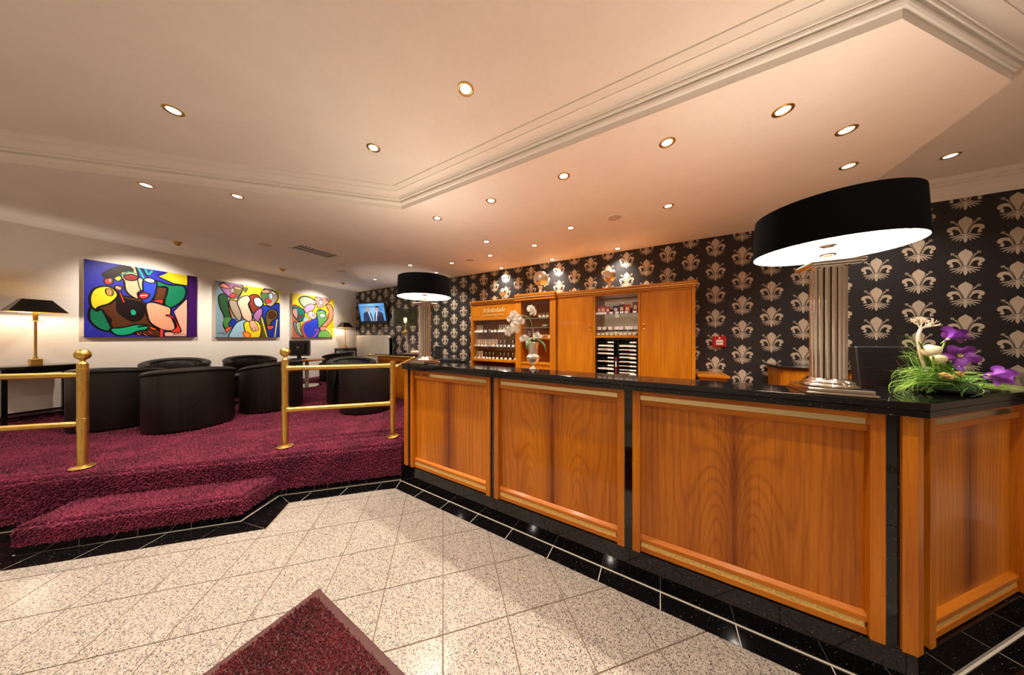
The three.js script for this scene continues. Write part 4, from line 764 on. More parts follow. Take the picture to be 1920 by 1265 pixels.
  painting('square painting of two embracing cubist figures, one in deep blue, on slate and yellow', 1.783, 2.815, 1.35, 2.38, [390, 510, 7.68], grey, [
    [[[480, 180], [820, 240], [1040, 270], [1040, 480], [760, 480], [470, 380]], 'rgb(238,214,28)', 0, K, false],
    [[[600, 340], [720, 330], [800, 470], [760, 530], [660, 600], [590, 460]], rust, 14], [[[660, 380], [740, 370], [790, 450], [750, 500], [680, 470]], lblue, 12],
    [[[780, 480], [900, 500], [1030, 470], [1035, 940], [820, 940], [770, 640]], dblue, 12], [[[760, 660], [790, 640], [860, 940], [750, 940]], olive, 10],
    [[[770, 660], [850, 940]], null, 14, 'rgb(230,214,50)', true, false], [[[995, 690], [960, 940]], null, 14, 'rgb(230,214,50)', true, false],
    [[[840, 600], [900, 535], [990, 560], [1000, 650], [930, 700], [900, 760], [850, 780], [830, 690]], olive, 14], [[[870, 600], [930, 560], [980, 620], [930, 670], [880, 660]], 'rgb(70,36,16)', 8],
    [[[850, 780], [950, 775], [930, 810], [880, 830]], 'rgb(210,70,50)', 8],
    [[[760, 310], [820, 240], [900, 255], [1000, 300], [1005, 390], [920, 490], [840, 470], [790, 400]], taupe, 14], [[[770, 310], [880, 300], [860, 400], [830, 460], [780, 400]], 'rgb(64,90,58)', 6], [[[880, 320], [920, 310], [930, 380], [890, 370]], lblue, 6], [[[770, 270], [850, 255], [900, 290], [800, 300]], 'rgb(214,130,110)', 8], [[[820, 400], [870, 385], [915, 420], [860, 450]], 'rgb(200,50,40)', 8], [[[910, 270], [970, 300], [960, 330], [920, 300]], 'rgb(220,214,206)', 7],
    [[[170, 170], [260, 140], [420, 160], [500, 200], [490, 280], [440, 360], [370, 400], [280, 340], [220, 280]], mauve, 14], [[[350, 220], [430, 200], [495, 240], [450, 330], [390, 350]], olive, 6], [[[340, 230], [370, 240], [380, 290], [320, 290]], taupe, 6], [[[165, 200], [220, 155], [320, 230], [240, 230]], 'rgb(230,110,80)', 10], [[[210, 185], [260, 205]], null, 8, 'rgb(240,226,200)', true, false], [[[390, 225], [460, 240]], null, 14, 'rgb(226,150,120)', true, false], [[[310, 340], [360, 305], [400, 330], [370, 370], [320, 365]], 'rgb(200,46,40)', 8], [[[500, 230], [570, 230], [540, 290]], olive, 8],
    [[[310, 385], [430, 385], [400, 420], [340, 415]], 'rgb(230,214,50)', 10],
    [[[300, 440], [330, 400], [430, 430], [470, 560], [485, 660], [440, 700], [360, 600]], taupe, 14], [[[300, 510], [350, 650]], null, 18, 'rgb(226,88,40)', true, false],
    [[[150, 360], [200, 310], [270, 340], [280, 420], [310, 560], [340, 690], [310, 760], [330, 800], [260, 830], [220, 760], [230, 640], [170, 500]], dgreen, 14], [[[230, 660], [330, 660], [330, 720], [300, 780], [260, 810], [225, 750]], mgreen, 0],
    [[[300, 740], [360, 670], [410, 720], [350, 800]], dblue, 10], [[[245, 830], [290, 790], [350, 790], [310, 830], [270, 870]], 'rgb(224,84,60)', 8],
    [[[310, 940], [330, 850], [400, 740], [490, 690], [570, 700], [530, 800], [520, 940]], lblue, 12],
    [[[520, 730], [620, 700], [700, 700], [760, 780], [760, 880], [730, 940], [600, 940], [540, 860]], 'rgb(240,212,40)', 12], [[[510, 860], [600, 880], [605, 940], [530, 940]], 'rgb(236,150,50)', 14, 'rgb(210,60,40)'],
    [[[420, 430], [480, 360], [570, 340], [610, 400], [580, 470], [630, 600], [630, 690], [580, 710], [500, 650], [460, 540]], lskin, 14], [[[600, 710], [660, 700], [710, 770], [720, 830], [650, 850], [610, 800]], lskin, 8], [[[630, 800], [650, 860]], null, 6, K, true, false], [[[670, 790], [690, 850]], null, 6, K, true, false],
    [[[650, 650], [690, 560], [770, 520], [780, 600], [720, 710]], mauve, 12],
    [[[135, 870], [160, 890], [180, 865], [210, 890], [215, 870], [240, 900], [270, 880]], null, 5, K, true, false],
  ]);
  const sage = 'rgb(160,182,150)', bblue = 'rgb(48,66,206)', orange = 'rgb(228,84,40)', tealb = 'rgb(26,112,104)', peach = 'rgb(232,150,116)', lgreen = 'rgb(98,158,80)', pinkm = 'rgb(206,140,170)';
  painting('square painting of three entwined cubist figures on yellow nearest the room corner', 3.07, 4.10, 1.35, 2.375, [390, 510, 7.68], 'rgb(236,214,24)', [
    [[[1205, 560], [1300, 700], [1400, 940], [1205, 945]], 'rgb(196,108,84)', 0, K, false],
    [[[1310, 400], [1370, 350], [1480, 370], [1560, 440], [1500, 480], [1380, 500]], sage, 20, 'rgb(28,22,44)'],
    [[[1540, 370], [1640, 355], [1750, 380], [1740, 440], [1600, 520], [1560, 460]], 'rgb(196,134,116)', 12], [[[1600, 360], [1640, 400]], null, 16, 'rgb(40,56,150)', true, false], [[[1700, 380], [1740, 430]], null, 18, 'rgb(40,60,110)', true, false], [[[1590, 420], [1640, 410], [1650, 470], [1610, 460]], 'rgb(230,220,206)', 12], [[[1560, 400], [1580, 500]], null, 9, 'rgb(224,70,40)', true, false],
    [[[1380, 520], [1460, 460], [1540, 480], [1500, 560], [1420, 590]], pinkm, 12],
    [[[1215, 500], [1250, 470], [1330, 510], [1390, 560], [1380, 650], [1340, 710], [1270, 680], [1220, 600]], tealb, 14], [[[1225, 540], [1280, 540], [1280, 660], [1230, 610]], 'rgb(222,150,140)', 4], [[[1290, 660], [1330, 615], [1360, 630], [1320, 665]], 'rgb(160,40,50)', 8], [[[1210, 490], [1250, 470], [1290, 500]], null, 16, 'rgb(206,50,40)', true, false],
    [[[1400, 640], [1460, 690], [1370, 720], [1380, 650]], lblue, 8],
    [[[1230, 740], [1270, 720], [1330, 870], [1370, 940], [1280, 880]], 'rgb(128,150,168)', 12], [[[1270, 730], [1330, 730], [1330, 830], [1370, 930], [1290, 850]], sage, 12],
    [[[1350, 800], [1400, 720], [1490, 690], [1560, 600], [1600, 720], [1600, 940], [1420, 940]], bblue, 14], [[[1360, 810], [1390, 730], [1480, 690]], null, 22, orange, true, false], [[[1360, 800], [1380, 880], [1420, 940]], null, 20, orange, true, false],
    [[[1430, 610], [1480, 560], [1560, 610], [1550, 660], [1500, 680]], 'rgb(214,178,176)', 12], [[[1505, 610], [1535, 620], [1520, 640]], pinkm, 6],
    [[[1570, 560], [1640, 540], [1700, 600], [1720, 680], [1640, 780], [1590, 800], [1580, 700]], lgreen, 12], [[[1590, 560], [1650, 545], [1700, 580]], null, 22, 'rgb(44,40,130)', true, false], [[[1600, 610], [1660, 600], [1690, 630], [1640, 655]], 'rgb(204,210,206)', 9],
    [[[1700, 480], [1760, 470], [1805, 560], [1790, 680], [1720, 770], [1650, 830], [1630, 780], [1720, 680], [1740, 580]], peach, 14], [[[1710, 490], [1740, 560], [1710, 660]], null, 16, orange, true, false], [[[1620, 790], [1690, 790], [1690, 850], [1630, 860]], peach, 9],
    [[[1590, 880], [1640, 840], [1720, 850], [1760, 900], [1760, 940], [1600, 940]], 'rgb(110,176,84)', 12], [[[1700, 790], [1770, 850], [1780, 940]], null, 14, orange, true, false], [[[1690, 800], [1750, 860], [1760, 930]], null, 8, lblue, true, false], [[[1540, 830], [1590, 840], [1520, 940]], null, 16, 'rgb(230,90,80)', true, false],
    [[[1230, 870], [1250, 910], [1290, 880], [1300, 915]], null, 4, K, true, false],
  ]);
}

// ───────────────────────── far wall fittings ─────────────────────────
{
  const scr = drawTex(640, 400, (c, w, h) => {
    const g = c.createLinearGradient(0, 0, w, 0); g.addColorStop(0, 'rgb(70,150,220)'); g.addColorStop(0.5, 'rgb(150,205,245)'); g.addColorStop(1, 'rgb(80,160,230)'); c.fillStyle = g; c.fillRect(0, 0, w, h);
    c.fillStyle = 'rgb(60,130,200)'; c.fillRect(0, 60, w, 26); c.fillRect(420, 100, 160, 70);
    const man = (x, suit, flip) => { c.save(); c.translate(x, 0); c.scale(flip, 1); c.fillStyle = suit; c.beginPath(); c.moveTo(-130, 400); c.lineTo(-115, 250); c.quadraticCurveTo(-95, 190, -20, 180); c.lineTo(40, 185); c.quadraticCurveTo(110, 210, 120, 400); c.fill(); c.fillStyle = 'rgb(228,230,236)'; c.beginPath(); c.moveTo(10, 180); c.lineTo(70, 400); c.lineTo(95, 400); c.lineTo(45, 182); c.fill(); c.fillStyle = 'rgb(205,160,140)'; c.beginPath(); c.ellipse(20, 125, 42, 56, 0.1, 0, 7); c.fill(); c.fillStyle = flip > 0 ? 'rgb(150,140,140)' : 'rgb(34,28,30)'; c.beginPath(); c.ellipse(8, 92, 46, 34, -0.1, 3.0, 6.4); c.fill(); c.restore(); };
    man(200, 'rgb(34,52,92)', 1); man(470, 'rgb(26,34,60)', -1);
  });
  const p = atZ(698, 586.5, -4.09), t = thing('television', 'flat television showing two men in suits on the patterned wall', 'television', [p.x, p.y, p.z], 13 * D2R);
  const body = new THREE.Group(); body.name = 'set'; body.rotation.x = 0.2; t.add(body);
  M('casing', bx(-0.46, 0.46, -0.29, 0.285, -0.05, 0, 0.01), mBlackPlastic, body);
  const sg = new THREE.PlaneGeometry(0.84, 0.47); sg.translate(0, 0.015, 0.0015);
  M('screen', sg, std({ color: 0x000000, emissive: 0xffffff, emissiveMap: scr, emissiveIntensity: 0.85, roughness: 0.3 }), body);
  const rl = new THREE.PointLight(0x9fc4ff, 0.12, 0, 2); rl.name = 'screen_light'; rl.position.set(0, 0, 0.12); rl.castShadow = true; rl.shadow.radius = 6; body.add(rl);
  M('bracket', merge([bx(-0.09, 0.09, -0.12, 0.12, -0.19, -0.17, 0.003), bx(-0.03, 0.03, -0.03, 0.03, -0.17, -0.05, 0.003)]), mBlackPlastic, t);
  const cable = tag(M('cable_duct', mv(cbox(0.05, 0.62, 0.02, 0.004), p.x + 0.12, 1.63, ZB + 0.012, 0, 0, 0.12), std({ color: 0x8a7f72, roughness: 0.6 })), 'grey cable duct under the television', 'duct');
  const r = thing('radiator', 'white ribbed panel radiator under the television', 'radiator', [0, 0, 0]);
  const x0 = -7.62, x1 = -6.09, y0 = 0.50, y1 = 1.405, zf = -4.17, P = [], N = 34;
  M('casing', bx(x0, x1, y0, y1, -4.28, zf - 0.012, 0.004), mPaint, r);
  for (let k = 0; k < N; k++) { const a = x0 + 0.02 + k * (x1 - x0 - 0.24) / N, w = (x1 - x0 - 0.24) / N; M('rib', mv(new THREE.CapsuleGeometry(w * 0.36, y1 - y0 - 0.10, 4, 10).scale(1, 1, 0.4), a + w / 2, (y0 + y1) / 2, zf - 0.011), mPaint, r); }
  M('end_cover', bx(x1 - 0.19, x1, y0, y1 + 0.002, -4.285, zf + 0.003, 0.004), mPaint, r);
  M('top_grille', bx(x0, x1 - 0.19, y1 - 0.004, y1 + 0.004, -4.28, zf - 0.002, 0.001), mPaint, r);
  M('valve', mv(new THREE.CylinderGeometry(0.024, 0.026, 0.09, 18), x1 + 0.03, y1 - 0.05, zf + 0.0, 0, 0, Math.PI / 2), mWhite, r);
  for (const x of [x0 + 0.2, x1 - 0.3]) M('bracket', bx(x - 0.02, x + 0.02, y0 + 0.1, y1 - 0.1, ZB + 0.001, -4.28, 0.002), mPaint, r);
}
{ // tripod lamp with a transparent shade
  const p = atZ(760, 600, -3.78), t = thing('tripod_lamp', 'tripod floor lamp with dark see-through drum shade and glowing bulb', 'lamp', [p.x, YP + 0.001, p.z]);
  const sb = 1.255, st = 1.605, R = 0.265;
  const sh = M('shade', lathe([[R, sb], [R - 0.004, st]], 56), phy({ color: 0x8e8e6c, transmission: 1, thickness: 0, roughness: 0.12, ior: 1.45 }), t);
  M('hoop', merge([new THREE.TorusGeometry(R, 0.004, 8, 56).rotateX(Math.PI / 2).translate(0, sb, 0), new THREE.TorusGeometry(R - 0.004, 0.004, 8, 56).rotateX(Math.PI / 2).translate(0, st, 0)]), mBlackPlastic, sh);
  const sp = []; for (let k = 0; k < 3; k++) { const a = k * 2.094; sp.push(rod(V(0, sb + 0.02, 0), V(Math.cos(a) * R, sb + 0.02, Math.sin(a) * R), 0.0025, 6)); } M('spider', merge(sp), mChrome, sh);
  for (let k = 0; k < 3; k++) { const a = k * 2.094 + 0.35; M('leg', rod(V(Math.cos(a) * 0.30, 0, Math.sin(a) * 0.30), V(Math.cos(a) * 0.05, 1.1, Math.sin(a) * 0.05), 0.013, 14), mSilver, t); M('clamp', mv(new THREE.SphereGeometry(0.026, 12, 8), Math.cos(a) * 0.05, 1.1, Math.sin(a) * 0.05), mBrass, t); }
  M('hub', lathe([[0, 1.06], [0.05, 1.06], [0.055, 1.075], [0.055, 1.11], [0.04, 1.13], [0.016, 1.15], [0.016, 1.25], [0.022, 1.26], [0.022, 1.31], [0, 1.31]], 24), mBrass, t);
  M('bulb', mv(lathe([[0, -0.05], [0.018, -0.045], [0.03, 0], [0.036, 0.035], [0.03, 0.06], [0, 0.075]], 18), 0, 1.36, 0), mBulb, t);
  bareLight(t, 0, 1.37, 0, TRIPOD_CD, WARM, 1.6);
}

// ───────────────────────── wall cabinets ─────────────────────────
const ZC = -3.9, ZK = ZB + 0.006;
const cab1 = thing('chocolate_cabinet', 'cherry wood display cabinet with gold chocolate lettering and glass shelves', 'cabinet');
const cab2 = thing('glass_cabinet', 'tall narrow cherry wood cabinet with glass front and open niche', 'cabinet');
const cab3 = thing('door_cabinet', 'wide cherry wood cabinet with two plain doors and open middle shelves', 'cabinet');
const wv = (o = {}) => ({ ou: rnd(), ov: rnd(), ...o }), wh = () => ({ swap: true, ou: rnd(), ov: rnd() });
function cornice(parent, x0, x1, y0, y1, zf, ol = 1, or = 1) {
  const h = y1 - y0;
  M('cornice', bx(x0, x1, y0, y0 + h * 0.42, ZK, zf + 0.012, 0.003, wh()), mWoodCab, parent);
  M('cornice_bead', bx(x0 - 0.006 * ol, x1 + 0.006 * or, y0 + h * 0.42, y0 + h * 0.62, ZK, zf + 0.026, 0.006, wh()), mBurl, parent);
  M('cornice_top', bx(x0 - 0.012 * ol, x1 + 0.012 * or, y0 + h * 0.62, y1, ZK, zf + 0.034, 0.004, wh()), mWoodCab, parent);
}
{ // chocolate cabinet
  const x0 = -3.16, x1 = -2.148, w = 0.045;
  M('side', bx(x0, x0 + w, YP, 1.965, ZK, ZC, 0.002, wv()), mWoodCab, cab1); M('side', bx(x1 - 0.02, x1, YP, 1.965, ZK, ZC, 0.002, wv()), mWoodCab, cab1);
  M('back', bx(x0 + w, x1 - 0.02, YP, 1.965, ZK, ZK + 0.012, 0, wv()), mWoodCab, cab1);
  const sign = M('sign_board', bx(x0 + w, x1 - 0.02, 1.668, 1.965, ZC - 0.03, ZC - 0.006, 0.001, wh()), mWoodCab, cab1);
  M('base_board', bx(x0 + w, x1 - 0.02, 0.902, 0.946, ZK + 0.012, ZC + 0.004, 0.002, wh()), mWoodCab, cab1);
  M('lower_panel', bx(x0 + w, x1 - 0.02, YP, 0.76, ZC - 0.05, ZC - 0.03, 0.002, wv()), mWood, cab1);
  M('ceiling_board', bx(x0 + w, x1 - 0.02, 1.668, 1.684, ZK + 0.012, ZC - 0.03, 0.001, wh()), mWoodCab, cab1);
  for (const y of [1.437, 1.170]) { M('glass_shelf', bx(x0 + w + 0.002, x1 - 0.022, y, y + 0.008, ZK + 0.02, ZC - 0.045, 0.0005), mGlassShelf, cab1); M('shelf_edge', bx(x0 + w + 0.002, x1 - 0.022, y - 0.001, y + 0.009, ZC - 0.0445, ZC - 0.041, 0.0005), std({ color: 0x6f8078, roughness: 0.2 }), cab1); }
  for (const [a, b, z] of [[-3.11, -2.78, 0], [-2.80, -2.44, -0.008], [-2.46, -2.169, 0]]) M('pane', bx(a, b, 0.948, 1.666, ZC - 0.022 + z, ZC - 0.018 + z, 0.0003), mGlassPane, cab1);
  cornice(cab1, x0, x1, 1.965, 2.03, ZC, 1, 0);
  const font = await new FontLoader().loadAsync('fonts/droid/droid_serif_bold.typeface.json'), fontR = await new FontLoader().loadAsync('fonts/droid/droid_serif_regular.typeface.json');
  const text = (s, f, size, x, y, wide) => { const g = new TextGeometry(s, { font: f, size, depth: 0.006, curveSegments: 4, bevelEnabled: false }); g.computeBoundingBox(); const k = wide / (g.boundingBox.max.x - g.boundingBox.min.x); g.scale(k, 1, 1); g.applyMatrix4(new THREE.Matrix4().set(1, 0.24, 0, x, 0, 1, 0, y, 0, 0, 1, ZC - 0.006, 0, 0, 0, 1)); return g; };
  M('lettering', text('Schokolade', font, 0.082, -2.885, 1.810, 0.49), mLetter, sign);
  M('lettering', text('aus eigener Herstellung', fontR, 0.034, -2.885, 1.745, 0.47), mLetter, sign);
}
{ // glass cabinet with niche
  const x0 = -2.104, x1 = -1.42, zf = ZC + 0.05, xl = -2.1465;
  M('side', bx(xl, x0 + 0.062, YP + 0.001, 1.965, ZK, zf, 0.002, wv()), mWoodCab, cab2); M('side', bx(x1 - 0.098, x1, 0, 1.965, ZK, zf, 0.002, wv()), mWoodCab, cab2);
  M('back', bx(x0 + 0.062, x1 - 0.098, 0, 1.965, ZK, ZK + 0.012, 0, wv()), mWood, cab2);
  M('niche_board', bx(x0 + 0.062, x1 - 0.098, 1.318, 1.345, ZK + 0.012, zf - 0.004, 0.002, wh()), mWoodCab, cab2);
  M('base_board', bx(x0 + 0.062, x1 - 0.098, 0.90, 0.93, ZK + 0.012, zf, 0.002, wh()), mWoodCab, cab2);
  M('lower_panel', bx(x0 + 0.062, x1 - 0.098, 0.05, 0.90, zf - 0.03, zf - 0.01, 0.001, wv()), mWood, cab2);
  for (const y of [1.66, 1.505]) { M('glass_shelf', bx(x0 + 0.064, x1 - 0.1, y, y + 0.008, ZK + 0.02, zf - 0.06, 0.0005), mGlassShelf, cab2); M('shelf_edge', bx(x0 + 0.064, x1 - 0.1, y - 0.001, y + 0.009, zf - 0.0595, zf - 0.056, 0.0005), std({ color: 0x6f8078, roughness: 0.2 }), cab2); }
  for (const [a, b, z] of [[x0 + 0.064, -1.76, 0], [-1.78, x1 - 0.1, -0.008]]) M('pane', bx(a, b, 1.348, 1.95, zf - 0.02 + z, zf - 0.016 + z, 0.0003), mGlassPane, cab2);
  cornice(cab2, xl, x1 - 0.0005, 1.965, 2.075, zf + 0.01, 0, 0);
  const s = thing('power_socket', 'double grey wall socket inside the cabinet niche', 'socket', [0, 0, 0]), p = atZ(1018, 682, ZK + 0.012);
  for (const dx of [-0.041, 0.041]) { M('plate', mv(cbox(0.08, 0.08, 0.012, 0.003), p.x + dx, p.y, ZK + 0.0205), mSilver, s); M('cup', mv(new THREE.CylinderGeometry(0.021, 0.021, 0.004, 20), p.x + dx, p.y, ZK + 0.0286, 0, Math.PI / 2), mBlackPlastic, s); }
}
{ // cabinet with two doors
  const x0 = -1.418, x1 = 0.392, t = 0.03;
  M('side', bx(x0, x0 + 0.012, 0, 1.975, ZK, ZC - 0.02, 0.001, wv()), mWoodCab, cab3); M('side', bx(x1 - 0.04, x1, 0, 1.975, ZK, ZC, 0.002, wv()), mWoodCab, cab3);
  M('divider', bx(-0.849, -0.822, 0, 1.955, ZK, ZC, 0.002, wv()), mWoodCab, cab3); M('divider', bx(-0.252, -0.222, 0, 1.955, ZK, ZC, 0.002, wv()), mWoodCab, cab3);
  M('back', bx(x0 + 0.012, x1 - 0.04, 0, 1.975, ZK, ZK + 0.01, 0, wv()), mWoodCab, cab3);
  M('mirror_back', bx(-0.822, -0.252, 1.366, 1.94, ZK + 0.0105, ZK + 0.014, 0), mMirror, cab3);
  M('top_board', bx(x0 + 0.012, x1 - 0.04, 1.955, 1.975, ZK + 0.01, ZC, 0.001, wh()), mWoodCab, cab3);
  M('shelf', bx(-0.822, -0.252, 1.341, 1.366, ZK + 0.0105, ZC - 0.002, 0.002, wh()), mWoodCab, cab3);
  M('shelf', bx(-0.822, -0.252, 0.74, 0.765, ZK + 0.0105, ZC - 0.002, 0.002, wh()), mWoodCab, cab3);
  M('niche_lining', bx(-0.8215, -0.2525, 0.766, 1.34, ZK + 0.0105, ZK + 0.016, 0), mBlackLacquer, cab3);
  M('lower_panel', bx(-0.822, -0.252, 0.05, 0.74, ZC - 0.03, ZC - 0.01, 0.001, wv()), mWood, cab3);
  M('glass_shelf', bx(-0.82, -0.254, 1.68, 1.688, ZK + 0.02, ZC - 0.04, 0.0005), mGlassShelf, cab3);
  M('shelf_edge', bx(-0.82, -0.254, 1.679, 1.689, ZC - 0.0395, ZC - 0.036, 0.0005), std({ color: 0x6f8078, roughness: 0.2 }), cab3);
  M('pane', bx(-0.82, -0.254, 1.368, 1.938, ZC - 0.012, ZC - 0.008, 0.0003), mGlassPane, cab3);
  const door = (a, b, kx) => { const d = M('door', bx(a, b, 0.40, 1.952, ZC - 0.02, ZC + 0.001, 0.002, wv()), mWoodCab, cab3); M('knob', mv(lathe([[0, 0.026], [0.010, 0.025], [0.0135, 0.018], [0.010, 0.010], [0.005, 0.006], [0.006, 0]], 18), kx, 1.521, ZC + 0.001, 0, Math.PI / 2), mGold, d); M('keyhole', mv(lathe([[0, 0.005], [0.008, 0.004], [0.009, 0]], 16), kx, 1.462, ZC + 0.001, 0, Math.PI / 2), mGold, d); };
  door(x0 + 0.013, -0.852, -0.897); door(-0.219, 0.350, -0.179);
  cornice(cab3, x0, x1 + 0.006, 1.976, 2.056, ZC, 0, 1);
}
// mirrored glass balls on top of the cabinets
function globe(px, r, base, label, zz) {
  const c = atZ(px, 560, zz), t = thing('glass_ball', label, 'ornament', [c.x, base + 0.001, zz]);
  const st = r * 0.95 + 0.02;
  M('stem', lathe([[0, 0], [r * 0.62, 0], [r * 0.64, 0.006], [r * 0.5, 0.014], [r * 0.26, st * 0.3], [r * 0.2, st * 0.55], [r * 0.3, st * 0.8], [r * 0.42, st], [0, st]], 28), mMercury, t);
  M('ball', mv(new THREE.SphereGeometry(r, 36, 24), 0, st + r * 0.96, 0), mMercury, t);
}
globe(942.5, 0.066, 2.031, 'small mirrored glass ball ornament on the chocolate cabinet', -4.02);
globe(1013.5, 0.128, 2.076, 'largest mirrored glass ball ornament on the glass cabinet', -4.0);
globe(1142.5, 0.092, 2.057, 'medium mirrored glass ball ornament on the door cabinet', -4.0);

// chocolate bars and price cards
const barTex = {
  cream: drawTex(128, 256, (c, w, h) => { c.fillStyle = 'rgb(222,206,180)'; c.fillRect(0, 0, w, h); c.fillStyle = 'rgb(150,98,60)'; c.fillRect(24, 26, w - 48, h - 52); c.fillStyle = 'rgb(196,150,108)'; c.beginPath(); c.ellipse(64, 120, 26, 44, 0, 0, 7); c.fill(); c.fillStyle = 'rgb(90,54,30)'; c.fillRect(36, 190, 56, 10); }),
  dark: drawTex(128, 256, (c, w, h) => { c.fillStyle = 'rgb(38,22,14)'; c.fillRect(0, 0, w, h); c.fillStyle = 'rgb(206,170,96)'; c.beginPath(); c.moveTo(34, 30); c.lineTo(94, 30); c.lineTo(64, 110); c.fill(); c.fillStyle = 'rgb(120,84,40)'; c.beginPath(); c.arc(64, 180, 20, 0, 7); c.fill(); }),
  white: drawTex(128, 256, (c, w, h) => { c.fillStyle = 'rgb(234,226,208)'; c.fillRect(0, 0, w, h); c.fillStyle = 'rgb(52,40,34)'; c.beginPath(); c.moveTo(26, 30); c.lineTo(102, 30); c.lineTo(72, 110); c.lineTo(72, 170); c.lineTo(56, 170); c.lineTo(56, 110); c.fill(); c.fillStyle = 'rgb(190,170,130)'; c.fillRect(30, 200, 68, 16); }),
  gold: drawTex(128, 256, (c, w, h) => { c.fillStyle = 'rgb(150,112,54)'; c.fillRect(0, 0, w, h); for (let i = 0; i < 60; i++) { c.fillStyle = rnd() < 0.5 ? 'rgb(220,186,110)' : 'rgb(70,40,20)'; c.fillRect(rr(0, w), rr(0, h), 14, 14); } }),
};
const cardTex = drawTex(128, 96, (c, w, h) => { c.fillStyle = 'rgb(246,242,234)'; c.fillRect(0, 0, w, h); c.fillStyle = 'rgb(120,112,104)'; for (let k = 0; k < 3; k++) c.fillRect(18, 22 + k * 20, [92, 70, 50][k], 6); });
const barMat = {}; for (const k in barTex) barMat[k] = phy({ map: barTex[k], roughness: 0.4 });
const mCard = std({ map: cardTex, roughness: 0.7 }), mSeal = std({ color: 0xcaa860, roughness: 0.4, metalness: 0.6 });
const frontUV = (g, w, h) => { const P = g.attributes.position, U = g.attributes.uv; for (let i = 0; i < P.count; i++) U.setXY(i, (P.getX(i) + w / 2) / w, P.getY(i) / h); return g; };
const barGeo = frontUV(bx(-0.034, 0.034, 0, 0.132, -0.006, 0.006, 0.001), 0.068, 0.132), cardGeo = frontUV(bx(-0.023, 0.023, 0, 0.034, -0.001, 0.001, 0.0002), 0.046, 0.034);
const seal = bx(-0.008, 0.008, 0.062, 0.078, 0.006, 0.0075, 0.0003);
const zoomX = (cx, z) => atZ(870 + cx / 8.433, 640, z).x;
const barLabels = { cream: ['cream wrapped chocolate bar leaning in the chocolate cabinet', 'cream chocolate bars'], dark: ['dark wrapped chocolate bar with gold triangle in the chocolate cabinet', 'dark chocolate bars'], white: ['white chocolate box with dark goblet print in the chocolate cabinet', 'white chocolate boxes'], gold: ['gold speckled chocolate bar at the end of the lowest cabinet row', null] };
const shelfName = (y) => (y > 1.4 ? 'top' : y > 1.1 ? 'middle' : 'lowest'), shelfCount = {};
function bar1(kind, cx, y, z = -3.988) {
  const kk = kind + y, nth = shelfCount[kk] = (shelfCount[kk] ?? -1) + 1;
  const t = thing(kind === 'white' ? 'chocolate_box' : 'chocolate_bar', kind === 'gold' ? barLabels.gold[0] : `${ord(nth)} ${{ cream: 'cream wrapped chocolate bar', dark: 'dark chocolate bar with gold triangle', white: 'white goblet print chocolate box' }[kind]} from the wallpaper side, ${shelfName(y)} chocolate shelf`, 'chocolate', [Math.min(Math.max(zoomX(cx, z), -3.06), -2.207), y + 0.0015, z], 0, barLabels[kind][1]);
  t.rotation.x = -0.1; M('wrapper', barGeo, barMat[kind], t); M('seal', seal, mSeal, t);
}
for (const [y, kind, list] of [[1.446, 'white', [212, 272, 572, 640, 714]], [1.179, 'cream', [205, 262, 322, 382, 440, 500]], [1.179, 'dark', [575, 640, 768, 845]], [0.947, 'cream', [210, 272]], [0.947, 'dark', [345, 402, 462, 575, 635, 700, 770]], [0.947, 'gold', [848]]]) for (const cx of list) bar1(kind, cx, y);
function card(x, y, z, label, group) { const t = tag(M('price_card', cardGeo, mCard), label, 'card', group); t.position.set(x, y + 0.001, z); t.rotation.x = -0.45; return t; }
for (const [y, list] of [[1.446, [180, 228, 275, 338, 440, 492, 545, 600, 652]], [1.179, [170, 225, 280, 335, 455, 525, 580, 640, 705, 775, 866]], [0.947, [170, 235, 310, 360, 405, 460, 522, 590, 655, 725, 805, 862]]]) list.forEach((cx, k) => card(zoomX(cx, -3.952), y, -3.952, `${ord(k)} white price card from the wallpaper side on the ${shelfName(y)} chocolate cabinet shelf`, 'price cards in the chocolate cabinet'));
// clear bags between the boxes on the top shelf
for (const [k, cx] of [330, 412, 492].entries()) { const t = thing('sweet_bag', `${ord(k)} clear bag of sweets from the wallpaper side on the top chocolate shelf`, 'bag', [zoomX(cx, -4.0), 1.4465, -4.0], 0, 'clear sweet bags'); M('sack', lathe([[0, 0], [0.035, 0], [0.04, 0.03], [0.034, 0.07], [0.012, 0.092], [0.024, 0.115]], 16), mGlass, t); M('sweets', lathe([[0, 0.003], [0.032, 0.004], [0.034, 0.03], [0.02, 0.052], [0, 0.056]], 14), std({ color: 0x9a7c58, roughness: 0.7 }), t); }
// jars and packets
const jarGlass = lathe([[0, 0], [0.026, 0], [0.03, 0.004], [0.03, 0.062], [0.024, 0.070], [0.024, 0.078]], 18), jarFill = lathe([[0, 0.003], [0.0265, 0.003], [0.0265, 0.045], [0, 0.047]], 16), jarLid = lathe([[0, 0.092], [0.025, 0.092], [0.027, 0.089], [0.027, 0.077], [0, 0.077]], 18);
const mLid = { red: std({ color: 0x8e1e2a, roughness: 0.4 }), gold: mGold, dark: std({ color: 0x2a2422, roughness: 0.4 }) }, mFill = { amber: std({ color: 0xc08a30, roughness: 0.5 }), brown: std({ color: 0x5a3320, roughness: 0.6 }), cream: std({ color: 0xe0cfae, roughness: 0.6 }) };
function jar(x, y, z, lid, fill, label, group) { const t = thing('jar', label, 'jar', [x, y + 0.001, z], 0, group); M('glass', jarGlass, mGlass, t); M('contents', jarFill, mFill[fill], t); M('lid', jarLid, mLid[lid], t); }
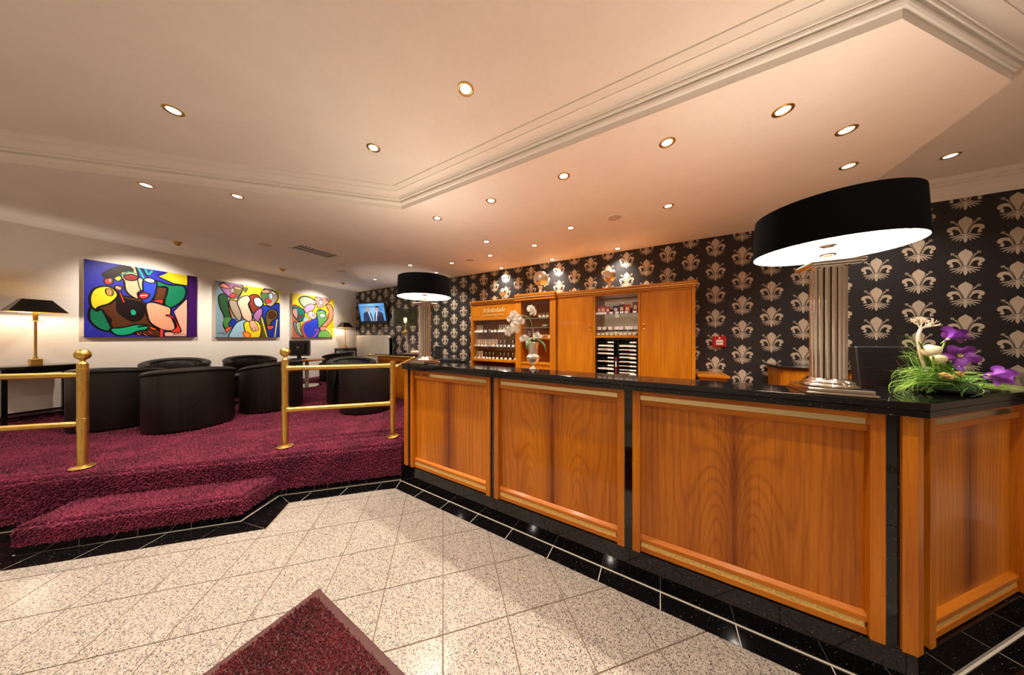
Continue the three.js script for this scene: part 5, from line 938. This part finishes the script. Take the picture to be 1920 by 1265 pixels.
const boxG = {}; function packet(x, y, z, w, h, col, label, group) { const t = thing('packet', label, 'packet', [x, y + 0.001, z], 0, group); M('carton', bx(-w / 2, w / 2, 0, h, -0.025, 0.025, 0.002), std({ color: col, roughness: 0.45 }), t); M('sticker', bx(-w * 0.28, w * 0.28, h * 0.35, h * 0.72, 0.025, 0.0262, 0.0002), std({ color: 0xe2c8a0, roughness: 0.6 }), t); }
const cx4 = (cx, z) => atZ(860 + cx / 4, 620, z).x;
[512, 538, 566].forEach((cx, k) => jar(cx4(cx, -3.96), 1.345, -3.96, 'dark', 'brown', `${ord(k)} dark lidded jar from the chocolate cabinet side inside the glass cabinet`, 'dark lidded jars'));
[614, 636, 658, 680].forEach((cx, k) => jar(cx4(cx, -3.96), 1.345, -3.96, 'red', 'amber', `${ord(k)} amber jar with red lid from the chocolate cabinet side, glass cabinet bottom`, 'amber jars'));
[-1.99, -1.91, -1.83].forEach((x, k) => packet(x, 1.345, -4.1, 0.07, 0.15, 0x8a2438, `${ord(k)} dark red packet from the chocolate cabinet side behind the jars`, 'dark red packets'));
[606, 636, 666].forEach((cx, k) => packet(cx4(cx, -4.08), 1.668, -4.08, 0.072, 0.105, 0x93283c, `${ord(k)} dark red packet from the chocolate cabinet side, glass cabinet top shelf`, 'top shelf red packets'));
[612, 640, 668].forEach((cx, k) => jar(cx4(cx, -3.98), 1.668, -3.98, 'gold', 'cream', `${ord(k)} pale jar with gold lid from the chocolate cabinet side`, 'pale jars'));
{ const x = cx4(650, -4.06), t = thing('sweet_bag', 'large clear bag of biscuits on the middle shelf of the glass cabinet', 'bag', [x, 1.514, -4.06]); M('sack', lathe([[0, 0], [0.06, 0], [0.075, 0.03], [0.06, 0.075], [0.02, 0.1], [0.035, 0.125]], 18), mGlass, t); M('biscuits', lathe([[0, 0.004], [0.055, 0.005], [0.062, 0.03], [0.04, 0.055], [0, 0.06]], 16), std({ color: 0xb08a62, roughness: 0.8 }), t); }
[508, 614, 682].forEach((cx, k) => { card(cx4(cx, -3.915), 1.345, -3.915, `${ord(k)} white price card from the chocolate cabinet side in the glass cabinet`, 'price cards in the glass cabinet'); });
for (const [cx, w, h, col, lab] of [[1056, 0.06, 0.125, 0xa8324a, 'rosy red packet at the glass cabinet end of the upper shelf'], [1086, 0.07, 0.125, 0xb03a52, 'rosy red packet between two others on the upper shelf'], [1120, 0.062, 0.115, 0x9c2c44, 'smaller rosy red packet closest to the blue packet'], [1180, 0.078, 0.12, 0x20286e, 'deep blue packet on the upper shelf of the door cabinet'], [1224, 0.075, 0.135, 0x4e2018, 'brown packet beside the blue one on the upper cabinet shelf'], [1266, 0.075, 0.13, 0xb82020, 'bright red packet on the upper shelf of the door cabinet'], [1326, 0.07, 0.16, 0x6e2630, 'tall dark red packet at the end of the upper cabinet shelf']]) packet(cx4(cx, -4.03), 1.688, -4.03, w, h, col, lab || 'rosy red packet on the upper shelf of the door cabinet', lab ? null : 'rosy packets');
[1042, 1068, 1096, 1142, 1186, 1222, 1258, 1318].forEach((cx, k) => card(cx4(cx, -3.952), 1.688, -3.952, `${ord(k)} price card from the glass cabinet side on the upper shelf between the doors`, 'price cards on the upper shelf'));
[1050, 1082, 1114, 1148, 1182, 1216, 1250, 1284, 1318].forEach((cx, k) => jar(cx4(cx, -3.99), 1.366, -3.99, 'dark', 'cream', `${ord(k)} clear jar from the glass cabinet side on the shelf between the doors`, 'clear jars in the door cabinet'));
[1056, 1092, 1136, 1184, 1218, 1262, 1290, 1328].forEach((cx, k) => { const c = card(cx4(cx, -3.99), 1.458, -3.99, `${ord(k)} white card from the glass cabinet side standing on the clear jars`, 'cards on the jars'); c.scale.set(1.15, 1.35, 1); c.rotation.x = -0.1; });
// letter trays
{
  const paper = [0xe8ded2, 0xd8cabc, 0xf0ebe2].map((c) => std({ color: c, roughness: 0.9 }));
  const trayG = [['bottom', bx(-0.125, 0.125, 0, 0.004, -0.15, 0.15, 0.0005)], ['side', bx(-0.125, -0.121, 0.004, 0.04, -0.15, 0.15, 0.0005)], ['side', bx(0.121, 0.125, 0.004, 0.04, -0.15, 0.15, 0.0005)], ['back', bx(-0.121, 0.121, 0.004, 0.04, -0.15, -0.146, 0.0005)]], tagG = bx(0.035, 0.118, 0.0, 0.02, 0.15, 0.152, 0.0003);
  for (const [cx, lab] of [[-0.685, 'left'], [-0.392, 'right']]) for (let k = 0; k < 10; k++) {
    const y = 0.766 + k * 0.0555, L = lab === 'left';
    const t = thing('letter_tray', L ? `${ord(k)} black letter tray from the bottom, stack on the glass cabinet side` : `${ord(k)} black letter tray from the bottom, fuller stack on the fire alarm side`, 'tray', [cx, y, -4.065], 0, L ? 'letter trays on the glass cabinet side' : 'letter trays on the fire alarm side');
    for (const [n, g] of trayG) M(n, g, mBlackPlastic, t); M('name_tag', tagG, mWhite, t);
    for (const [x, z] of [[-0.118, 0.14], [0.118, 0.14], [-0.118, -0.14], [0.118, -0.14]]) M('riser', bx(x - 0.004, x + 0.004, 0.004, 0.0553, z - 0.004, z + 0.004, 0.0005), mBlackPlastic, t);
    if (k < 9 && (!L || k % 2 === 0 || k > 6)) { const h = rr(0.006, 0.03), g = []; for (let i = 0; i < 4; i++) g.push(mv(cbox(0.2, h / 4, 0.27, 0.0004), rr(-0.01, 0.01), 0.0045 + h / 8 + i * h / 4, rr(0.0, 0.02), rr(-0.05, 0.05))); const p = tag(M('paper_stack', merge(g), paper[k % 3]), L ? `papers in the ${ord(k)} letter tray from the bottom on the glass cabinet side` : `papers in the ${ord(k)} letter tray from the bottom on the fire alarm side`, 'paper', L ? 'papers on the glass cabinet side' : 'papers on the fire alarm side'); p.position.set(cx, y, -4.065); }
  }
  const f = thing('ring_binder', 'dark red upright folder between the letter trays', 'folder', [-0.539, 0.766, -4.06]); M('cover', bx(-0.012, 0.012, 0, 0.30, -0.13, 0.13, 0.002), std({ color: 0x7a2028, roughness: 0.5 }), f); M('spine_label', bx(-0.008, 0.008, 0.16, 0.24, 0.13, 0.1308, 0.0002), mWhite, f);
}
// fire alarm call point
{
  const t = thing('fire_alarm', 'red fire alarm call point on the patterned wall', 'alarm', [0.686, 1.293, ZB + 0.001]);
  M('housing', bx(-0.07, 0.07, -0.068, 0.068, 0, 0.04, 0.004), std({ color: 0xb8161a, roughness: 0.4 }), t);
  const ft = drawTex(256, 224, (c, w, h) => { c.fillStyle = 'rgb(240,236,226)'; c.fillRect(0, 0, w, h); c.fillStyle = 'rgb(30,26,26)'; c.beginPath(); c.arc(128, 112, 24, 0, 7); c.fill(); for (const s of [-1, 1]) { c.beginPath(); c.moveTo(128 + s * 34, 112); c.lineTo(128 + s * 64, 90); c.lineTo(128 + s * 64, 104); c.lineTo(128 + s * 104, 104); c.lineTo(128 + s * 104, 120); c.lineTo(128 + s * 64, 120); c.lineTo(128 + s * 64, 134); c.fill(); } c.beginPath(); c.arc(36, 176, 10, 0, 7); c.fill(); c.strokeStyle = 'rgb(170,165,158)'; c.lineWidth = 5; c.strokeRect(4, 4, w - 8, h - 8); });
  const g = bx(-0.037, 0.037, -0.045, 0.022, 0.04, 0.0415, 0.0003); { const P = g.attributes.position, U = g.attributes.uv; for (let i = 0; i < P.count; i++) U.setXY(i, (P.getX(i) + 0.037) / 0.074, (P.getY(i) + 0.045) / 0.067); }
  M('glass_plate', g, std({ map: ft, roughness: 0.3 }), t);
  const hs = new THREE.Shape(); hs.moveTo(-0.011, 0.036); hs.lineTo(0.011, 0.036); hs.lineTo(0.011, 0.048); hs.lineTo(0, 0.058); hs.lineTo(-0.011, 0.048); hs.lineTo(-0.011, 0.036);
  M('house_symbol', new THREE.ExtrudeGeometry(hs, { depth: 0.0012, bevelEnabled: false }).translate(0, 0, 0.04), mWhite, t);
}
// sideboard against the patterned wall at the right, with folders
{
  const t = thing('sideboard', 'cherry wood sideboard with black top behind the flower arrangement', 'sideboard');
  M('body', bx(1.16, 3.1, 0, 1.0, ZK, -3.92, 0.002, { ou: 0.1 }), mWoodCab, t); M('top', bx(1.13, 3.13, 1.0005, 1.03, ZK, -3.88, 0.003), mBlackLacquer, t);
  for (let k = 0; k < 4; k++) { const d = M('door', bx(1.175 + k * 0.478, 1.645 + k * 0.478, 0.06, 0.985, -3.919, -3.905, 0.002, { ou: rnd() }), mWoodCab, t); M('knob', mv(new THREE.SphereGeometry(0.012, 12, 8), 1.62 + k * 0.478, 0.6, -3.895), mGold, d); }
  const c = [0xe6e0d6, 0xd6cdbf, 0xeae6de, 0xc8bfb2];
  [[1.96, 0.36, 0.022], [1.98, 0.35, 0.03], [1.95, 0.34, 0.016], [1.97, 0.35, 0.026]].reduce((y, [x, w, h], k) => { const p = tag(M('document_folder', mv(cbox(w, h, 0.27, 0.002), x, y + h / 2, -4.07, rr(-0.08, 0.08)), std({ color: c[k], roughness: 0.8 })), ['cream document folder, lowest in the stack on the sideboard', 'thick grey beige document folder second from the bottom on the sideboard', 'thin white document folder third from the bottom on the sideboard', 'topmost beige document folder in the stack on the sideboard'][k], 'folder'); return y + h + 0.0006; }, 1.0306);
  const d = thing('writing_desk', 'low light wooden desk beside the door cabinet', 'desk', [0, 0, 0]); M('desk_top', bx(0.41, 0.72, 0.862, 0.89, ZK, -3.86, 0.002, wh()), mWoodCab, d); M('panel', bx(0.43, 0.70, 0, 0.862, ZK + 0.01, -3.9, 0.002, wv()), mWoodCab, d);
}
// screens on the clerk's desk
function deskMonitor(label, x, z, turn, w, h, y0, thick) {
  const t = thing('desk_monitor', label, 'monitor', [x, 0.7505, z], turn);
  M('foot', bx(-0.12, 0.12, 0, 0.012, -0.09, 0.09, 0.004), mBlackPlastic, t); M('neck', bx(-0.03, 0.03, 0.012, y0 + 0.12, -0.012, 0.012, 0.003), mBlackPlastic, t);
  const scr = new THREE.Group(); scr.name = 'screen_unit'; scr.rotation.x = -0.1; t.add(scr); M('casing', bx(-w / 2, w / 2, y0, y0 + h, -thick - 0.012, -0.012, 0.006), mBlackPlastic, scr);
  const rib = []; for (let k = 0; k < 22; k++) rib.push(bx(-w / 2 + 0.03, w / 2 - 0.03, y0 + 0.03 + k * (h - 0.06) / 22, y0 + 0.03 + k * (h - 0.06) / 22 + 0.004, -0.013, -0.010, 0.0005)); M('back_ribs', merge(rib), mBlackPlastic, scr);
  M('handle_slot', bx(-0.04, 0.04, y0 + h * 0.5, y0 + h * 0.5 + 0.016, -0.0125, -0.009, 0.001), mBlackPlastic, scr);
}
deskMonitor('black monitor with ribbed back behind the worktop beside the flower arrangement', 1.31, -2.60, 20 * D2R, 0.34, 0.33, 0.21, 0.05);
{
  const t = thing('storage_box', 'small upright black box on the side bar beside the column lamp', 'box', [-2.47, 1.0625, -2.40], 0.5); M('body', bx(-0.036, 0.036, 0, 0.15, -0.05, 0.05, 0.003), mBlackPlastic, t); M('lid', bx(-0.042, 0.042, 0.1505, 0.172, -0.056, 0.056, 0.003), mBlackPlastic, t);
  const u = thing('card_tray', 'long low black tray on the side bar behind the worktop', 'tray', [-2.185, 1.0625, -2.30], 0.55); M('base', bx(-0.13, 0.13, 0, 0.006, -0.05, 0.05, 0.001), mBlackPlastic, u); for (const z of [-0.05, 0.046]) M('side', bx(-0.13, 0.13, 0.006, 0.024, z, z + 0.004, 0.001), mBlackPlastic, u); for (const x of [-0.13, 0.126]) M('side', bx(x, x + 0.004, 0.006, 0.024, -0.046, 0.046, 0.001), mBlackPlastic, u);
}

// cake dome and menu on the side bar
{
  const c = atY(785, 671.5, 1.063), t = thing('cake_stand', 'glass cake stand with domed cover on the side bar', 'cake stand', [c.x, 1.0632, c.z]);
  M('stand', lathe([[0, 0], [0.06, 0], [0.062, 0.004], [0.02, 0.012], [0.014, 0.05], [0.03, 0.066], [0.15, 0.074], [0.152, 0.08], [0.0, 0.08]], 40), phy({ color: 0xffffff, transmission: 1, thickness: 0, roughness: 0.05 }), t);
  M('dome', lathe([[0.135, 0.081], [0.136, 0.11], [0.128, 0.16], [0.10, 0.20], [0.05, 0.222], [0.012, 0.228], [0.01, 0.24], [0.022, 0.252], [0.024, 0.272], [0.0, 0.28]], 40), phy({ color: 0xffffff, transmission: 1, thickness: 0, roughness: 0.02, ior: 1.5 }), t);
  for (let k = 0; k < 9; k++) { const a = k * 2.4, r = 0.03 + 0.0085 * k, g = lathe([[0, 0], [0.026, 0], [0.03, 0.008], [0.022, 0.02], [0, 0.024]], 14), ck = tag(M('cookie', g, std({ color: [0xd8a890, 0xe8c8b4, 0xc88a70][k % 3], roughness: 0.8 })), 'pale round cookie under the glass dome', 'cookie', 'cookies under the dome'); ck.position.set(c.x + Math.cos(a) * r, 1.0632 + 0.0805 + (k % 2) * 0.001, c.z + Math.sin(a) * r); }
  const m = thing('menu_folder', 'dark red menu folder lying open on the side bar', 'menu', [-3.55, 1.0625, -2.86], 0.2); M('cover', bx(-0.2, 0.2, 0, 0.01, -0.13, 0.13, 0.002), std({ color: 0x4a1414, roughness: 0.45 }), m); M('pages', bx(-0.19, 0.19, 0.0102, 0.018, -0.12, 0.12, 0.001), std({ color: 0x2c1410, roughness: 0.6 }), m);
}

// ───────────────────────── orchid in a silver urn ─────────────────────────
{
  const b = atY(999.5, 691.5, 1.111), dep = b.clone().setY(0).dot(FW), t = thing('orchid', 'white orchid in a silver footed urn on the worktop', 'orchid', [b.x, 1.1112, b.z]);
  const at = (px, py, dd = 0) => rayOf(px, py).multiplyScalar(dep + dd).add(V(0, EYE, 0)).sub(V(b.x, 1.1112, b.z)), zm = (x, y, dd) => at(870 + x / 8.433, 560 + y / 8.433, dd);
  M('urn', lathe([[0, 0], [0.030, 0], [0.031, 0.004], [0.014, 0.012], [0.009, 0.024], [0.012, 0.036], [0.036, 0.054], [0.046, 0.068], [0.049, 0.080], [0.049, 0.094], [0.044, 0.100], [0.034, 0.104], [0.034, 0.12], [0.037, 0.16], [0.044, 0.196], [0.046, 0.198], [0.044, 0.2], [0.038, 0.194], [0.03, 0.12], [0, 0.118]], 40), mMercury, t);
  M('soil', lathe([[0, 0.186], [0.038, 0.186]], 24), std({ color: 0x3a2a1c, roughness: 1 }), t);
  const green = phy({ color: 0x35611f, roughness: 0.4 }), stemM = phy({ color: 0x6d8a45, roughness: 0.5 }), petal = phy({ color: 0xf6efe6, roughness: 0.6, transmission: 0.15, thickness: 0 }), lip = std({ color: 0xe0b070, roughness: 0.6 });
  M('stem', tubeOf([zm(1098, 640), zm(1085, 480), zm(1055, 350), zm(1000, 285), zm(940, 265), zm(880, 270), zm(820, 300)], 0.0028, 40, 8), stemM, t);
  M('stem', tubeOf([zm(1000, 285), zm(955, 350), zm(890, 420), zm(800, 480), zm(720, 520)], 0.0022, 30, 8), stemM, t);
  M('stem', tubeOf([zm(1055, 360), zm(1040, 300), zm(1060, 240), zm(1075, 200)], 0.0025, 20, 8), stemM, t);
  const leaf = (pts, w) => { // curved strap leaf with a crease
    const c = new THREE.CatmullRomCurve3(pts), N = 14, P = [], up = V(0, 1, 0); const rows = [];
    for (let i = 0; i <= N; i++) { const u = i / N, p = c.getPoint(u), d = c.getTangent(u), s = new THREE.Vector3().crossVectors(d, up).normalize(), k = w * Math.pow(Math.sin(Math.PI * (0.12 + 0.88 * u)), 0.7); if (s.lengthSq() < 0.5) s.copy(RT); const nn = new THREE.Vector3().crossVectors(s, d).normalize(); rows.push([p.clone().addScaledVector(s, -k).addScaledVector(nn, k * 0.35), p.clone(), p.clone().addScaledVector(s, k).addScaledVector(nn, k * 0.35)]); }
    for (let i = 0; i < N; i++) for (let j = 0; j < 2; j++) { const a = rows[i][j], bq = rows[i + 1][j], cq = rows[i + 1][j + 1], d = rows[i][j + 1]; P.push(...[a, bq, cq, a, cq, d].flatMap((v) => [v.x, v.y, v.z])); }
    const g = new THREE.BufferGeometry(); g.setAttribute('position', new THREE.Float32BufferAttribute(P, 3)); g.computeVertexNormals(); return uvBox(toCreasedNormals(g, 1.2));
  };
  for (const [pts, w] of [[[zm(1095, 670), zm(1180, 630, -0.03), zm(1290, 640, -0.05), zm(1375, 668, -0.05)], 0.012], [[zm(1095, 675), zm(1180, 660, -0.05), zm(1260, 730, -0.08), zm(1298, 855, -0.09)], 0.014], [[zm(1090, 670), zm(1040, 640, -0.05), zm(1005, 720, -0.08), zm(1000, 800, -0.09)], 0.016], [[zm(1100, 672), zm(1060, 625, 0.04), zm(1000, 640, 0.06), zm(985, 680, 0.07)], 0.013], [[zm(1098, 672), zm(1130, 640, 0.05), zm(1190, 630, 0.09), zm(1240, 660, 0.1)], 0.013]]) M('leaf', leaf(pts, w), green, t);
  const petalG = (w, h) => { const g = new THREE.CircleGeometry(1, 16), p = g.attributes.position; for (let i = 0; i < p.count; i++) { const x = p.getX(i), y = p.getY(i); p.setXYZ(i, x * w * (0.75 + 0.25 * y), (y + 0.85) * h, 0.25 * w * x * x - 0.12 * h * (y + 1)); } g.computeVertexNormals(); return g; };
  const flower = (px, py, s, dd, tilt, yaw) => {
    const f = new THREE.Group(); f.name = 'blossom'; f.position.copy(zm(px, py, dd)); f.rotation.set(tilt, YAW + yaw, rr(-0.4, 0.4), 'YXZ'); t.add(f);
    const g = []; for (const a of [0, 2.1, -2.1]) g.push(petalG(0.012 * s, 0.0145 * s).rotateZ(a)); for (const a of [1.15, -1.15]) { const q = petalG(0.020 * s, 0.0155 * s).rotateZ(a); q.translate(0, 0, 0.002); g.push(q); }
    M('petals', merge(g), petal, f); M('lip', mv(new THREE.SphereGeometry(0.0045 * s, 10, 8).scale(1, 1.3, 1), 0, -0.004 * s, 0.005), lip, f);
  };
  for (const [x, y, s, dd, a, b2] of [[790, 245, 1.1, -0.01, 0.1, 0.2], [745, 320, 1.25, -0.03, 0.2, -0.3], [845, 300, 1.2, 0.0, 0.1, 0.4], [890, 365, 1.25, -0.02, 0.15, 0.1], [800, 410, 1.15, -0.01, 0.2, -0.2], [710, 500, 1.3, -0.03, 0.3, -0.3], [800, 500, 1.3, -0.02, 0.2, 0.2], [690, 560, 0.85, 0.0, 0.5, -0.1], [1055, 165, 1.25, -0.02, 0.1, -0.6], [1095, 220, 1.25, -0.03, 0.3, 0.7], [955, 640, 1.35, -0.05, 0.2, -0.2], [1155, 605, 1.35, -0.04, 0.2, 0.4]]) flower(x, y, s, dd, a, b2);
}
// ───────────────────────── flower arrangement ─────────────────────────
{
  const b = atY(1775, 736, 1.111), dep = b.clone().setY(0).dot(FW), t = thing('flower_arrangement', 'flower arrangement of purple lisianthus, white rose, coral twig and grass', 'flowers', [b.x, 1.1112, b.z]);
  const at = (px, py, dd = 0) => rayOf(px, py).multiplyScalar(dep + dd).add(V(0, EYE, 0)).sub(V(b.x, 1.1112, b.z));
  const floorAt = (px, py) => atY(px, py, 1.114).sub(V(b.x, 1.1112, b.z));
  M('dish', lathe([[0, 0], [0.07, 0], [0.085, 0.012], [0.088, 0.022], [0.082, 0.022], [0.07, 0.012], [0, 0.012]], 32), mBlackPlastic, t);
  M('moss', mv(new THREE.SphereGeometry(0.075, 20, 12).scale(1.05, 0.5, 0.9), 0, 0.022, 0), std({ color: 0x2e4a1c, roughness: 1 }), t);
  const gm = [phy({ color: 0x6f9a2a, roughness: 0.55 }), phy({ color: 0x9cc04a, roughness: 0.55 }), phy({ color: 0x447a22, roughness: 0.5 })];
  const blade = (p0, p1, p2, w) => { const c = new THREE.QuadraticBezierCurve3(p0, p1, p2), N = 7, P = [], rows = []; const sd = new THREE.Vector3().subVectors(p2, p0).cross(V(0.3, 1, 0.2)).normalize(); for (let i = 0; i <= N; i++) { const u = i / N, p = c.getPoint(u), k = w * (1 - 0.85 * u); rows.push([p.clone().addScaledVector(sd, -k), p.clone().add(V(0, k * 0.6, 0)), p.clone().addScaledVector(sd, k)]); } for (let i = 0; i < N; i++) for (let j = 0; j < 2; j++) { const a = rows[i][j], q = rows[i + 1][j], r = rows[i + 1][j + 1], d = rows[i][j + 1]; P.push(...[a, q, r, a, r, d].flatMap((v) => [v.x, v.y, v.z])); } const g = new THREE.BufferGeometry(); g.setAttribute('position', new THREE.Float32BufferAttribute(P, 3)); g.computeVertexNormals(); g.setAttribute('uv', new THREE.Float32BufferAttribute(new Float32Array(P.length / 3 * 2), 2)); return g; };
  const sets = [[], [], []];
  const inCounter = (v) => v.setY(Math.max(v.y, 0.004));
  for (let k = 0; k < 380; k++) { // fine grass and fern fronds
    const root = V(rr(-0.06, 0.06), 0.035, rr(-0.05, 0.05)), r = rnd();
    let tip; if (r < 0.5) tip = at(rr(1668, 1740), rr(690, 748), rr(-0.06, 0.14)); else if (r < 0.68) tip = at(rr(1680, 1735), rr(628, 700), rr(-0.02, 0.14)); else if (r < 0.9) tip = at(rr(1740, 1850), rr(690, 752), rr(-0.10, 0.10)); else tip = at(rr(1820, 1880), rr(700, 740), rr(-0.02, 0.10));
    inCounter(tip); const mid = root.clone().lerp(tip, rr(0.4, 0.8)).add(V(rr(-0.05, 0.05), rr(0.0, 0.08), rr(-0.05, 0.05)));
    sets[k % 3].push(blade(root, mid, tip, rr(0.0010, 0.0032)));
  }
  for (let k = 0; k < 46; k++) { // trailing bear grass over the worktop edge
    const root = V(rr(0, 0.07), 0.035, rr(-0.05, 0.02)), tip = at(rr(1850, 1935), rr(722, 772), rr(-0.02, 0.06)); tip.setY(Math.max(tip.y, 0.004)); sets[1].push(blade(root, root.clone().lerp(tip, 0.55).add(V(0, rr(0.0, 0.03), 0)), tip, rr(0.0008, 0.0014)));
  }
  sets.forEach((s, i) => { const m = M('foliage', merge(s), gm[i], t); m.userData.kind = 'stuff'; });
  // broad leaves
  for (const [x0, y0, x1, y1, w] of [[1745, 690, 1722, 640, 0.012], [1770, 700, 1790, 678, 0.012], [1790, 715, 1845, 735, 0.011], [1760, 700, 1725, 672, 0.009], [1800, 715, 1848, 712, 0.012], [1755, 725, 1738, 752, 0.01]]) { const a = at(x0, y0, 0.0), c2 = at(x1, y1, -0.03); M('leaf', blade(a, a.clone().lerp(c2, 0.5).add(V(0, 0.02, 0)), inCounter(c2), w), gm[2], t); }
  // coral twig
  const twigs = [], grow2 = (p, d, len, r, lv) => { const q = p.clone().addScaledVector(d, len); twigs.push(rod(p, q, r, 7, r * 0.8)); if (!lv) return; const n = lv > 2 ? 3 : 2; for (let k = 0; k < n; k++) grow2(q, d.clone().add(V(rr(-0.7, 0.8), rr(-0.15, 0.75), rr(-0.6, 0.6))).normalize(), len * rr(0.58, 0.85), r * 0.72, lv - 1); };
  { const a = at(1734, 688), m1 = at(1724, 655), m2 = at(1722, 628), e = at(1726, 617); twigs.push(tubeOf([a, m1, m2, e], 0.0052, 14, 9)); seed = 777; for (const d of [V(0.1, 1, 0), V(0.6, 0.7, 0.1), V(-0.25, 0.8, 0), V(0.75, 0.35, -0.2)]) grow2(e, d.normalize(), 0.018, 0.0026, 4); }
  M('coral_twig', merge(twigs), std({ color: 0xe4d2bc, roughness: 0.8 }), t);
  // lisianthus: ruffled trumpets
  const trumpet = (R, D, n, ruf) => { const P = [], N = 48, K = 10, pt = (i, k) => { const a = i / N * Math.PI * 2, u = k / K, rad = R * (0.1 + 0.9 * Math.pow(u, 1.5)) * (1 + ruf * u * u * Math.abs(Math.sin(a * n / 2)) - ruf * 0.5 * u); return V(Math.cos(a) * rad, D * Math.pow(u, 0.75) - D * 0.28 * Math.pow(u, 4) + R * 0.16 * u * u * Math.sin(a * n) , Math.sin(a) * rad); }; for (let i = 0; i < N; i++) for (let k = 0; k < K; k++) { const a = pt(i, k), b1 = pt(i + 1, k), c1 = pt(i + 1, k + 1), d = pt(i, k + 1); P.push(...[a, b1, c1, a, c1, d].flatMap((v) => [v.x, v.y, v.z])); } const g = new THREE.BufferGeometry(); g.setAttribute('position', new THREE.Float32BufferAttribute(P, 3)); g.computeVertexNormals(); return uvBox(toCreasedNormals(g, 0.9)); };
  const vio = [0x6a1f98, 0x5c1270, 0x7a2aa0].map((c) => phy({ color: c, roughness: 0.6, sheen: 0.4, sheenColor: new THREE.Color(0.6, 0.3, 0.8) })), throat = std({ color: 0xd8b890, roughness: 0.7 });
  const lis = (px, py, dd, dir, R, D, k) => { const f = new THREE.Group(); f.name = 'lisianthus'; f.position.copy(at(px, py, dd)); const d = RT.clone().multiplyScalar(dir[0]).add(V(0, dir[1], 0)).addScaledVector(FW, -dir[2]).normalize(); f.quaternion.setFromUnitVectors(V(0, 1, 0), d); t.add(f); M('petals', trumpet(R, D, 5, 0.5), vio[k], f); M('calyx', mv(new THREE.ConeGeometry(R * 0.22, D * 0.7, 12, 1, true).rotateX(Math.PI), 0, D * 0.1, 0), gm[1], f); const st = []; for (let q = 0; q < 5; q++) { const a = q * 1.257; st.push(rod(V(0, D * 0.2, 0), V(Math.cos(a) * R * 0.16, D * 0.72, Math.sin(a) * R * 0.16), 0.0011, 5)); } M('stamens', merge(st), throat, f); };
  lis(1770, 640, 0.0, [0.8, 0.6, 0.15], 0.036, 0.068, 0); lis(1795, 667, -0.02, [-0.9, 0.2, 1], 0.038, 0.030, 1); lis(1842, 703, 0.0, [1, -0.04, 0.2], 0.036, 0.080, 2); lis(1788, 690, -0.05, [0.1, 0.5, 0.8], 0.016, 0.02, 0);
  M('stalk', tubeOf([V(0, 0.03, 0), at(1758, 680), at(1766, 655), at(1772, 640)], 0.0028, 14, 7), gm[1], t);
  M('stalk', tubeOf([V(0, 0.04, 0), at(1752, 700, -0.03), at(1750, 668, -0.03)], 0.0028, 12, 7), gm[0], t);
  // rose of overlapping petal cups
  const rose = (px, py, dd, s, col) => { const f = new THREE.Group(); f.name = 'rose'; f.position.copy(at(px, py, dd)); f.rotation.set(0.35, YAW, -0.1, 'YXZ'); t.add(f); const mt = phy({ color: col, roughness: 0.65 }); for (let k = 0; k < 11; k++) { const a = k * 2.4, r = s * (0.32 + 0.06 * k), op = 0.25 + 0.06 * k, g = new THREE.SphereGeometry(r, 14, 10, 0, 2.2, 0.35 + op * 0.4, 2.2 - op * 0.4); g.scale(1, 1.12, 1); g.rotateY(a); g.translate(0, s * (0.16 - 0.03 * k), 0); M('petal', g, mt, f); } };
  rose(1749, 655, -0.03, 0.027, 0xefe6c8); rose(1761, 672, -0.01, 0.024, 0xe6dca8);
  for (const [x, y] of [[1770, 702], [1781, 706], [1800, 700]]) { const g = new THREE.IcosahedronGeometry(0.011, 1), p = g.attributes.position; for (let i = 0; i < p.count; i++) { const k = 0.7 + 0.6 * hash2((p.getX(i) * 9e4) | 0, (p.getY(i) * 9e4) | 0); p.setXYZ(i, p.getX(i) * k, p.getY(i) * k, p.getZ(i) * k); } g.computeVertexNormals(); const q = at(x, y, -0.06); M('dried_pod', mv(g, q.x, q.y, q.z), std({ color: 0xc9a35a, roughness: 0.9 }), t); }
}
renderer.render(scene, camera);
